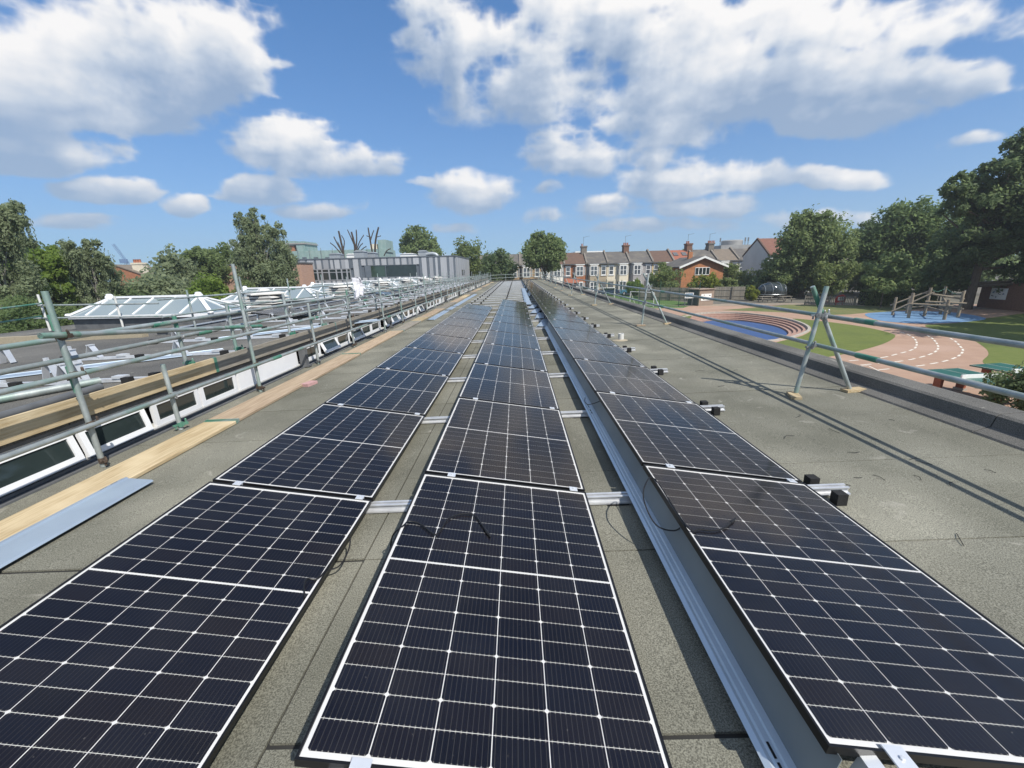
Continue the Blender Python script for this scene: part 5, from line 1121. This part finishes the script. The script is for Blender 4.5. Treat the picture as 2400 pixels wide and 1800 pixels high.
for i, (a_, b_) in enumerate(xs):
    clad(a_, b_, 'clad_dark')
    if i+1 < len(xs):
        g0, g1 = b_, xs[i+1][0]; n_ = max(1, round((g1-g0)/.65))
        for k in range(n_): clad(g0+(g1-g0)*k/n_, g0+(g1-g0)*(k+1)/n_, 'clad_light' if (i+k) % 3 else 'clad_mid')
for k in range(27):
    MB().box(XR-XL-.099, XR-XL+.02+.006*(k % 2), k*.66+.13, k*.66+.78, .02, H_-.095).build('cladding_panel', 'clad_light' if k % 4 else 'clad_mid', sbld)
wa, wb, z0, z1 = WN[0]
w = MB(); cols = [476, 487, 530, 582, 625, 690, 760, 810, 860, 895]; cx_ = [zu(ub(c), 640).x-XL for c in cols]
w.box(wa, wb, -.06, .10, z0, z0+.10).box(wa, wb, -.06, .10, z1-.10, z1)
zt_ = z0+(z1-z0)*.70
for c in cx_: w.box(max(wa, c-.10), min(wb, c+.10), -.06, .10, z0+.102, z1-.102)
wo = w.build('window', 'clad_mid', sbld)
for k in range(len(cx_)-1):
    a_, b_ = cx_[k]+.102, cx_[k+1]-.102
    if b_-a_ < .1: continue
    MB().box(a_, b_, -.02, .05, z0+.102, zt_-.05).build('pane', 'pane_dark', wo); MB().box(a_, b_, -.02, .05, zt_+.05, z1-.102).build('pane', 'pane_dark', wo); MB().box(a_, b_, -.05, .06, zt_-.048, zt_+.048).build('transom', 'clad_mid', wo)
wa, wb, z0, z1 = WN[1]; wo = MB().box(wa, wb, -.03, .10, z0, z0+.08).box(wa, wb, -.03, .10, z1-.06, z1).box(wa, wa+.9, -.03, .09, z0+.082, z1-.062).box(wb-.06, wb, -.03, .10, z0+.082, z1-.062).build('window', 'clad_dark', sbld)
mx_ = zu(ub(1225), 640).x-XL
MB().box(wa+.902, mx_-.05, .02, .07, z0+.082, z1-.062).build('pane', 'pane_green', wo); MB().box(mx_+.05, wb-.062, .02, .07, z0+.082, z1-.062).build('pane', 'pane_dark', wo); MB().box(mx_-.048, mx_+.048, -.02, .09, z0+.082, z1-.062).build('mullion', 'clad_dark', wo)
for yy in (6.3, 7.3, 9.3): MB().box(XR-XL+.03, XR-XL+.06, yy, yy+.45, H_*.60, H_*.60+.9).build('window', 'pane_dark', sbld)
def roofbox(u0, u1, v0, v1, yy, m, name, label, lid=False):
    a_, b_ = hor(u0, v1, yy), hor(u1, v0, yy); t = empty(name, (a_.x, yy, ZT_+.062), label, 'roof plant')
    hgt = b_.z-ZT_-.06; MB().box(0, b_.x-a_.x, 0, 1.6, 0, hgt*.8).build('casing', m, t)
    MB().prism([(-.1, hgt*.8+.002), (b_.x-a_.x+.1, hgt*.8+.002), ((b_.x-a_.x)*.75, hgt), ((b_.x-a_.x)*.25, hgt)], 1, -.1, 1.7).build('cap', m, t)
roofbox(772, 796, 593, 602, 66, 'grey_metal', 'roof_vent', 'grey capped roof vent left on the striped block')
roofbox(812, 832, 594, 601, 66, 'white_paint', 'roof_vent', 'white rounded roof unit beside the square grey vent')
roofbox(830, 852, 586, 602, 64, 'grey_metal', 'roof_vent', 'tall square grey vent in the middle of the striped block roof')
roofbox(860, 878, 590, 600, 67, 'grey_metal', 'roof_vent', 'low grey capped vent right of the tall square vent')
roofbox(938, 975, 593, 600, 66, 'white_paint', 'roof_vent', 'long white roof unit at right of the striped block roof')
roofbox(980, 999, 586, 598, 67, 'grey_metal', 'roof_vent', 'grey hipped vent beside the long white roof unit')
d0 = hor(1012, 598, 66); d_ = empty('duct', (d0.x, 66, ZT_+.06), 'bent pale duct on the striped block roof', 'roof plant'); MB().tube(smooth_pts([(-.9, 0, .45), (.1, 0, .55), (.75, 0, .35), (.9, 0, -.05)], 4), .28, 10).build('pipe', 'grey_metal', d_, True)
# brick block behind the weeping birch
M('brick_pink', (.42, .27, .20), (.35, .22, .165), scale=1.2, rough=.92, st=(1, 1, 14), detail=3)
b0 = hor(516, 622, 56); b1 = hor(704, 618, 56); bb = empty('brick_block', (b0.x, 56, GZ), 'pinkish brick block standing behind the tall weeping birch', 'building'); MB().box(0, b1.x-b0.x, 0, 3.5, .003, b0.z-GZ).build('wall', 'brick_pink', bb); MB().box(-.1, b1.x-b0.x+.1, -.1, 3.6, b0.z-GZ+.003, b0.z-GZ+.18).build('coping', 'lead', bb)
# ---------------------------------------------------------------- terrace of houses across the street
M('roof_brown', (.135, .085, .062), (.105, .068, .052), scale=1.5, rough=.9, detail=8, st=(1, 1, 3)); M('roof_grey', (.125, .115, .105), (.095, .09, .085), scale=1.5, rough=.9, detail=8, st=(1, 1, 3), c3=(.16, .145, .12), s3=.8); M('roof_red', (.30, .115, .075), (.25, .095, .06), scale=2, rough=.9, st=(1, 1, 3)); M('roof_maroon', (.20, .098, .07), (.16, .08, .06), scale=2, rough=.9, st=(1, 1, 3)); M('roof_tan', (.19, .155, .12), (.15, .125, .10), scale=1.5, rough=.9, st=(1, 1, 3))
M('stock_brick', (.33, .235, .14), (.26, .19, .115), scale=2.5, rough=.92, detail=8); M('render_cream', (.66, .60, .47), (.60, .54, .42), scale=.8, rough=.9); M('render_white', (.70, .68, .62), (.62, .60, .55), scale=.8, rough=.9); M('stone_grey', (.36, .345, .335), (.28, .27, .27), scale=4, rough=.9, detail=2); M('render_yellow', (.62, .47, .22), (.56, .42, .20), scale=.8, rough=.9); M('pebble', (.38, .32, .23), (.32, .265, .19), scale=6, rough=.95); M('render_grey', (.52, .53, .52), (.46, .47, .46), scale=.5, rough=.9); M('terracotta', (.40, .15, .08), (.32, .12, .07), rough=.9); M('party_wall', (.15, .135, .115), (.21, .19, .165), scale=4, rough=.95)
YH = 85.0; EZ, RZ, BZ = 2.58, 4.78, GZ-.15
ME_W = {}
def sash(parent, x, z0, z1, w, y=0):
    f = MB(); t_ = .10; f.box(x-w/2-.12, x+w/2+.12, y-.10, y-.003, z0-.14, z0-.002).box(x-w/2, x-w/2+t_, y-.05, y+.05, z0, z1).box(x+w/2-t_, x+w/2, y-.05, y+.05, z0, z1).box(x-w/2+t_, x+w/2-t_, y-.05, y+.05, z1-t_, z1).box(x-w/2+t_, x+w/2-t_, y-.05, y+.05, z0, z0+t_).box(x-w/2+t_, x+w/2-t_, y-.06, y+.04, (z0+z1)/2-.05, (z0+z1)/2+.05)
    f.box(x-w/2-.12, x+w/2+.12, y-.09, y-.003, z1+.002, z1+.24)
    o = f.build('window', 'white_paint', parent); MB().box(x-w/2+t_, x+w/2-t_, y-.02, y+.02, z0+t_+.002, z1-t_-.002).build('pane', 'pane_house', o); return o
def bay(t, x, wm, z0, z1, gf=True):
    P = [(x-1.15, .02), (x-.78, -.62), (x+.78, -.62), (x+1.15, .02)]
    top = EZ-BZ-.25
    MB().prism(P, 2, .003, top).build('bay_wall', wm, t); MB().prism([(x-1.25, .02), (x-.84, -.72), (x+.84, -.72), (x+1.25, .02)], 2, top+.002, top+.16).build('bay_roof', 'white_paint', t)
    for (a0, a1) in ((z0, z1), (z0-3.1, z1-3.15)):
        b = MB(); b.box(x-.72, x+.72, -.70, -.622, a0-.13, a0).box(x-.72, x+.72, -.70, -.622, a1, a1+.2).box(x-.72, x-.60, -.69, -.622, a0+.001, a1-.001).box(x+.60, x+.72, -.69, -.622, a0+.001, a1-.001).box(x-.06, x+.06, -.68, -.622, a0+.001, a1-.001).box(x-.598, x-.062, -.68, -.622, (a0+a1)/2, (a0+a1)/2+.09).box(x+.062, x+.598, -.68, -.622, (a0+a1)/2, (a0+a1)/2+.09)
        o = b.build('window', 'white_paint', t); MB().box(x-.598, x+.598, -.645, -.623, a0+.001, a1-.001).build('pane', 'pane_house', o)
        for s in (-1, 1):
            q0, q1 = Vector((x+s*.83, -.55, 0)), Vector((x+s*1.09, -.10, 0)); n_ = Vector((s*.87, -.5, 0))*.04
            pa = MB().add([q0+n_+Vector((0, 0, a0)), q1+n_+Vector((0, 0, a0)), q1+n_+Vector((0, 0, a1)), q0+n_+Vector((0, 0, a1))], [(0, 1, 2, 3)]).build('pane', 'pane_house', o)
            MB().bar(q0+n_*1.2+Vector((0, 0, a0)), q0+n_*1.2+Vector((0, 0, a1)), .10, .06).bar(q1+n_*1.2+Vector((0, 0, a0)), q1+n_*1.2+Vector((0, 0, a1)), .10, .06).build('frame', 'white_paint', o)
def house(u0, u1, wm, rm, label, bay_left=True, chim=0, pots=3, sky=0, porch=None, sol=0):
    x0, x1 = hor(u0, 640, YH).x, hor(u1, 640, YH).x; w = x1-x0; H = EZ-BZ
    t = empty('terraced_house', (x0, YH, BZ), label, 'house', 'terraced houses across the street')
    MB().box(.01, w-.01, .03, 8.0, .003, H).build('wall', wm, t)
    MB().prism([(-.30, H-.10), (4.0, RZ-BZ), (8.3, H-.10), (8.3, H+.05), (4.0, RZ-BZ+.17), (-.30, H+.05)], 0, .02, w-.02).build('roof', rm, t)
    MB().box(.02, w-.02, -.42, -.305, H-.12, H).build('gutter', 'lead', t)
    MB().prism([(-.34, H-.05), (4.0, RZ-BZ+.22), (8.3, H-.05), (8.3, H+.25), (4.0, RZ-BZ+.55), (-.34, H+.28)], 0, w-.16, w+.16).build('party_wall', 'party_wall', t)
    z0, z1 = .29-BZ, 2.0-BZ; bx = w*.31 if bay_left else w*.69; sx = w*.82 if bay_left else w*.18
    bay(t, bx, wm, z0, z1); sash(t, sx, z0, z1, .95, 0)
    dx = sx; MB().box(dx-.55, dx+.55, -.06, .02, .003, 2.35).build('door', 'lead', t)
    MB().box(w-.06 if not bay_left else -.04, w+.04 if not bay_left else .06, -.12, -.01, .003, H-.12).build('downpipe', 'lead', t)
    if chim:
        c = empty_part('chimney', t); 
        ch = MB().box(w-.55, w+.55, 3.2, 4.8, RZ-BZ-.4, RZ-BZ+1.15).box(w-.66, w+.66, 3.1, 4.9, RZ-BZ+1.152, RZ-BZ+1.45).build('chimney', 'brick_brown' if chim == 1 else 'party_wall', t)
        for k in range(pots): MB().lathe([(.16, 0), (.13, .35), (.17, .38), (.17, .45)], (w-.38+.38*k, 4.0, RZ-BZ+1.455), 8).build('chimney_pot', 'terracotta', ch, True)
        MB().tube([(w, 4.4, RZ-BZ+1.4), (w, 4.4, RZ-BZ+3.3)], .03, 5).tube([(w-.1, 4.4, RZ-BZ+3.2), (w+1.2, 4.4, RZ-BZ+3.45)], .025, 5).build('aerial', 'lead', ch)
    for k in range(sky):
        xx = w*(.25+.42*k); yy = 1.7; sl_ = (RZ-EZ+.1)/4.3; zz = H+.05+(yy+.3)*sl_
        o = MB().bar((xx, yy, zz+.10), (xx, yy+1.2, zz+.10+1.2*sl_), .95, .08).build('skylight', 'lead', t); MB().bar((xx, yy+.08, zz+.15), (xx, yy+1.12, zz+.15+1.04*sl_), .75, .02).build('pane', 'white_paint', o)
    return t
def empty_part(n, t): return None
house(1122, 1171, 'stock_brick', 'roof_grey', 'brick terraced house at left end, hidden by the low dark tree', True)
house(1171, 1219, 'stock_brick', 'roof_grey', 'brown brick terraced house with grey roof left of the street tree', False)
house(1219, 1268, 'stock_brick', 'roof_grey', 'terraced house with grey roof directly behind the street tree', True)
house(1268, 1322, 'render_white', 'roof_brown', 'pale terraced house half hidden by right side of the street tree', False)
h = house(1322, 1374, 'brick_red', 'roof_brown', 'red brick terraced house with brown roof and orange tiled porch', False, chim=2, pots=1)
MB().prism([(-1.5, 2.3), (-.66, 3.1), (-.66, 2.3)], 0, .2, 2.9).build('porch_roof', 'roof_red', h)
house(1376, 1423, 'pebble', 'roof_grey', 'pebbledashed terraced house with mossy grey roof', True)
house(1423, 1475, 'render_cream', 'roof_grey', 'cream rendered terraced house with arched door, left of the grey stone house', False, chim=1)
house(1475, 1528, 'stone_grey', 'roof_grey', 'grey stone-faced terraced house with open window lights', True)
house(1528, 1577, 'render_yellow', 'roof_brown', 'yellow rendered terraced house with brown roof', False)
house(1577, 1626, 'render_white', 'roof_red', 'terraced house with bright red roof and two skylights', True, chim=1, pots=2, sky=2)
house(1626, 1678, 'render_cream', 'roof_grey', 'terraced house with plain grey roof right of the red roof', False, chim=2, pots=4)
house(1678, 1728, 'render_cream', 'roof_tan', 'cream terraced house with tan grey roof beside the grey gable', True)
house(1728, 1775, 'render_white', 'roof_grey', 'terraced house with grey roof behind the grey gable wall', False)
# brick gable house
x0, x1 = hor(1596, 640, 70).x, hor(1695, 640, 70).x; w = x1-x0; g = empty('brick_house', (x0, 70, GZ), 'orange brick house with white-trimmed gable facing the playground', 'house'); ez, az = 1.62-GZ, 3.05-GZ
M('brick_orange', (.42, .185, .085), (.33, .14, .065), scale=2.0, rough=.9, detail=8)
MB().prism([(0, .003), (w, .003), (w, ez), (w/2, az-.1), (0, ez)], 1, 0, 10).build('wall', 'brick_orange', g); 
for s in (-1, 1):
    e = -.55 if s < 0 else w+.55; ze = ez-.22
    MB().prism([(e, ze), (w/2, az), (w/2, az+.16), (e, ze+.16)], 1, -.5, 10.4).build('roof', 'roof_grey', g)
    MB().prism([(e-.02*s, ze-.16), (w/2, az-.16), (w/2, az+.17), (e-.02*s, ze+.17)], 1, -.60, -.505).build('bargeboard', 'white_paint', g)
def casement(t, xa, xb, z0, z1, y, n, m='white_paint', pm='pane_dark'):
    b = MB().box(xa, xb, y-.07, y-.002, z0, z0+.09).box(xa, xb, y-.07, y-.002, z1-.09, z1)
    for k in range(n+1): c_ = xa+(xb-xa)*k/n; b.box(max(xa, c_-.05), min(xb, c_+.05), y-.065, y-.002, z0+.091, z1-.091)
    o = b.build('window', m, t)
    for k in range(n): MB().box(xa+(xb-xa)*k/n+.051, xa+(xb-xa)*(k+1)/n-.051, y-.03, y-.003, z0+.092, z1-.092).build('pane', pm, o)
wa_, wb_ = hor(1628, 645, 70), hor(1664, 626, 70); casement(g, wa_.x-x0, wb_.x-x0, wa_.z-GZ, wb_.z-GZ, 0, 4)
for yy in (1.5, 4.0, 6.5): MB().box(-.06, -.002, yy, yy+.9, ez-1.5, ez-.5).build('window', 'white_paint', g)
MB().box(w/2-.9, w/2-.2, 4, 4.7, az-.3, az+1.0).build('chimney', 'brick_orange', g)
# grey gable house (end of a nearer terrace)
gh = empty('gable_house', (44, 71.5, GZ), 'house with tall grey rendered gable end and red tiled roof', 'house'); ez, az = 3.15-GZ, 5.8-GZ
MB().prism([(0, .003), (8, .003), (8, ez), (4, az), (0, ez)], 0, 0, 12).build('wall', 'render_grey', gh)
MB().prism([(-.3, ez-.05), (4, az+.12), (8.3, ez-.05), (8.3, ez+.1), (4, az+.30), (-.3, ez+.1)], 0, .25, 12).build('roof', 'roof_maroon', gh); MB().prism([(-.3, ez-.1), (4, az+.05), (8.3, ez-.1), (8.3, ez+.2), (4, az+.42), (-.3, ez+.2)], 0, -.05, .245).build('gable_coping', 'roof_brown', gh)
o = MB().box(5.6, 6.8, 3.3, 4.7, az-.3, az+1.7).build('chimney', 'brick_brown', gh)
for k in range(3): MB().lathe([(.17, 0), (.13, .4), (.17, .45)], (5.85+.35*k, 4, az+1.703), 8).build('chimney_pot', 'terracotta', o, True)
casement(gh, 3, 4.6, 3.6, 5.0, 0, 2); casement(gh, 7, 8.6, 3.6, 5.0, 0, 2)
# house among the trees at right
q = hor(2245, 560, 78); rh = empty('brick_house', (q.x-4, 78, GZ), 'house with tan tiled roof glimpsed between the trees at right', 'house'); hz_ = q.z-GZ
MB().box(0, 9, 0, 8, .003, hz_-2.4).build('wall', 'render_yellow', rh); MB().prism([(-.3, hz_-2.45), (9.3, hz_-2.45), (4.5, hz_)], 1, -.3, 8.3).build('roof', 'roof_tan', rh)
q = hor(1935, 575, 84); rh = empty('white_house', (q.x-5, 84, GZ), 'pale house glimpsed through the broad dense tree', 'house'); MB().box(0, 12, 0, 8, .003, 6.2).build('wall', 'render_cream', rh); MB().prism([(-.3, 6.2), (4, 8.6), (8.3, 6.2)], 0, -.3, 12.3).build('roof', 'roof_brown', rh)
# left: brick gable with chimney behind trees
q = hor(268, 623, 95); lh = empty('brick_house', (q.x-1, 95, GZ), 'brick gable house with pale chimney showing over the trees at left', 'house'); zz = q.z-GZ
MB().prism([(0, .003), (7, .003), (7, zz-2.2), (1.2, zz), (0, zz-.5)], 1, 0, 8).build('wall', 'brick_red', lh); MB().prism([(1.2, zz+.02), (7.4, zz-2.3), (7.4, zz-2.1), (1.2, zz+.3), (-.3, zz-.5), (-.3, zz-.7)], 1, -.2, 8.2).build('roof', 'roof_tan', lh)
a_, b_ = hor(310, 627, 96), hor(331, 610, 96); o = MB().box(a_.x-q.x+1, b_.x-q.x+1, 1, 2.2, zz-3, b_.z-GZ-.9).box(a_.x-q.x+.85, b_.x-q.x+1.15, .9, 2.3, b_.z-GZ-.898, b_.z-GZ-.5).build('chimney', 'render_cream', lh)
for k in range(3): MB().lathe([(.3, 0), (.26, .7), (.3, .75)], (a_.x-q.x+1.4+.6*k, 1.6, b_.z-GZ-.497), 8).build('chimney_pot', 'terracotta', o, True)
# far block wrapped in green netting
M('net_green', (.19, .29, .27), (.27, .36, .34), scale=.6, rough=.9, st=(1, 1, .4)); M('net_blue', (.15, .23, .29), (.24, .30, .35), scale=.8, rough=.9, st=(1, 1, .4)); M('concrete', (.30, .295, .28), (.25, .245, .235), scale=.4, rough=.9)
yf = 170; a0 = hor(640, 605, yf); nb = empty('netted_block', (a0.x, yf, GZ), 'distant brick block wrapped in green and blue scaffold netting', 'building')
def rel_(u, v): p = hor(u, v, yf); return p.x-a0.x, p.z-GZ
def nbx(u0, u1, v0, v1, y0, y1, m, n): xa, zb_ = rel_(u0, v0); xb, za = rel_(u1, v1); MB().box(xa, xb, y0, y1, max(.003, za), zb_).build(n, m, nb)
nbx(640, 810, 603, 640, 0, 14, 'net_blue', 'wall'); nbx(640, 905, 590, 602.8, -.5, 14, 'net_green', 'netting'); nbx(650, 690, 575, 589.8, .5, 10, 'brick_red', 'tower'); nbx(640, 692, 566, 574.8, 0, 11, 'net_green', 'netting'); nbx(692.5, 716, 566, 589.8, 0, 11, 'net_green', 'netting'); nbx(866, 884, 572, 589.8, .5, 9, 'render_cream', 'tower'); nbx(884.5, 906, 562, 589.8, 0, 10, 'net_green', 'netting'); nbx(811, 905, 603, 640, 0, 14, 'net_blue', 'wall')
nbx(641, 716, 571, 572, -.3, 11, 'concrete', 'floor_band')
for k in range(9): xa, z_ = rel_(655+k*27, 598); MB().box(xa, xa+1.8, -.6, -.505, z_-3.2, z_-.8).build('window', 'pane_house', nb)
for k in range(10): xa, z_ = rel_(646+k*27, 590); MB().box(xa, xa+.12, -.9, -.62, 3, z_+1.5).build('scaffold_pole', 'galv', nb)
# far concrete block at right and low white roof on the horizon
a0 = hor(1690, 580, 210); cb = empty('concrete_block', (a0.x, 210, GZ), 'distant flat concrete building with round roof tank and antennas', 'building')
b1_ = hor(1765, 573, 210); MB().box(0, b1_.x-a0.x, 0, 18, .003, b1_.z-GZ).build('wall', 'concrete', cb); MB().lathe([(5, b1_.z-GZ), (5, b1_.z-GZ+2.2), (4.6, b1_.z-GZ+2.6)], (9, 8, 0), 20).build('tank', 'concrete', cb, True)
for k, x in enumerate((1.2, 13.5, 15)): MB().tube([(x, 4, b1_.z-GZ), (x, 4, b1_.z-GZ+3.5)], .15, 6).box(x-.3, x+.3, 3.9, 4.1, b1_.z-GZ+1.8, b1_.z-GZ+3.6).build('antenna', 'lead', cb)
a0 = hor(1350, 594, 140); fb = empty('white_roofed_block', (a0.x, 140, GZ), 'distant pale flat-roofed block showing above the terrace ridge', 'building'); b1_ = hor(1412, 588, 140); MB().box(0, b1_.x-a0.x, 0, 10, .003, b1_.z-GZ-.6).build('wall', 'grey_metal', fb); MB().box(-.3, b1_.x-a0.x+.3, -.3, 10.3, b1_.z-GZ-.598, b1_.z-GZ).build('roof', 'white_paint', fb)
# crane
M('crane_hazy_blue', (.13, .22, .38), rough=.5); yc = 320; a0 = hor(297, 650, yc); cr_ = empty('tower_crane', (a0.x, yc, GZ), 'distant blue luffing crane over the trees at left', 'crane')  # blue lightened for distance, air haze put into the colour
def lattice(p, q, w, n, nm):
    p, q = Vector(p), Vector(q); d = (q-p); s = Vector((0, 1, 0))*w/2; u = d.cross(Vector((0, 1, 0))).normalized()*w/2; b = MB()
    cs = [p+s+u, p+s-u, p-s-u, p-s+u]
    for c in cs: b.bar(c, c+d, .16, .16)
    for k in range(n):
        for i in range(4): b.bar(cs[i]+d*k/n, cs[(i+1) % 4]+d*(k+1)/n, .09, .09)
    return b.build(nm, 'crane_hazy_blue', cr_)
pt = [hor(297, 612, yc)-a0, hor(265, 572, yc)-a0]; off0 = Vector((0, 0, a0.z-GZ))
lattice((0, 0, 0), pt[0]+off0, 1.8, 16, 'mast'); lattice(pt[0]+off0+Vector((0, 0, -1)), pt[1]+off0, 1.3, 12, 'jib'); MB().box(-1.5, 3.5, -1, 1, (pt[0]+off0).z-1.5, (pt[0]+off0).z+1.5).build('counterweight', 'crane_hazy_blue', cr_)
# ---------------------------------------------------------------- street and cars
sheet('road', [(-60, 73), (90, 73), (90, 81.2), (-60, 81.2)], GZ-.004, 'asphalt'); 
o = MB().box(-60, 90, 81.2, 83.6, GZ-.11, GZ+.10).build('pavement', 'concrete'); o['kind'] = 'structure'
def car(c, ang, col, label):
    t = empty('parked_car', (c[0], c[1], GZ), label, 'car', 'cars parked in the street', ang); m = M('paint_'+label.split()[0], col, tuple(x*.9 for x in col), rough=.25, spec=.6)
    pr = [(-2.1, .35), (-2.12, .72), (-1.95, .92), (-1.05, .98), (-.45, 1.42), (.95, 1.45), (1.75, 1.02), (2.05, .92), (2.1, .4), (1.7, .28), (-1.75, .28)]
    MB().prism(pr, 1, -.84, .84).build('body', 'paint_'+label.split()[0], t)
    for s in (-1, 1):
        MB().prism([(-.92, 1.0), (-.42, 1.36), (.25, 1.38), (.25, 1.0)], 1, s*.842, s*.852).build('side_window', 'pane_dark', t); MB().prism([(.32, 1.0), (.32, 1.38), (.9, 1.38), (1.45, 1.03)], 1, s*.842, s*.852).build('side_window', 'pane_dark', t)
        for x in (-1.3, 1.3):
            o = MB().tube([(x, s*.68, .32), (x, s*.87, .32)], .32, 16).build('wheel', 'rubber', t); MB().tube([(x, s*.872, .32), (x, s*.885, .32)], .19, 12).build('rim', 'alu', o)
        MB().box(-2.14, -2.06, s*.6-.15, s*.6+.15, .66, .78).build('headlight', 'white_paint', t); MB().box(2.06, 2.12, s*.65-.12, s*.65+.12, .68, .82).build('tail_light', 'red_paint', t)
    MB().add([(-1.07, -.74, 1.0), (-1.07, .74, 1.0), (-.48, .66, 1.415), (-.48, -.66, 1.415)], [(0, 1, 2, 3)]).build('windscreen', 'pane_dark', t)
car((hor(1422, 690, 75).x, 75.2), 0, (.03, .045, .09), 'navy car parked in the street behind the farther goal')
car((hor(1478, 690, 75).x, 75.4), 0, (.08, .22, .33), 'turquoise-blue car parked right of the navy car'); car((hor(1360, 690, 80).x, 79.9), 0, (.45, .46, .47), 'silver car parked before the red brick house')

# ---------------------------------------------------------------- thin summer haze
o = MB().box(-500, 500, -140, 720, GZ-1.2, 60).build('haze', 'lead'); o['kind'] = 'stuff'; o.data.materials.clear()
hm = bpy.data.materials.new('haze'); hm.use_nodes = True; nt = hm.node_tree; nt.nodes.remove(nt.nodes['Principled BSDF'])
pv = nt.nodes.new('ShaderNodeVolumePrincipled'); pv.inputs['Color'].default_value = (.86, .92, 1.0, 1); pv.inputs['Density'].default_value = .0006; pv.inputs['Anisotropy'].default_value = .2
nt.links.new(pv.outputs[0], nt.nodes['Material Output'].inputs['Volume']); o.data.materials.append(hm)
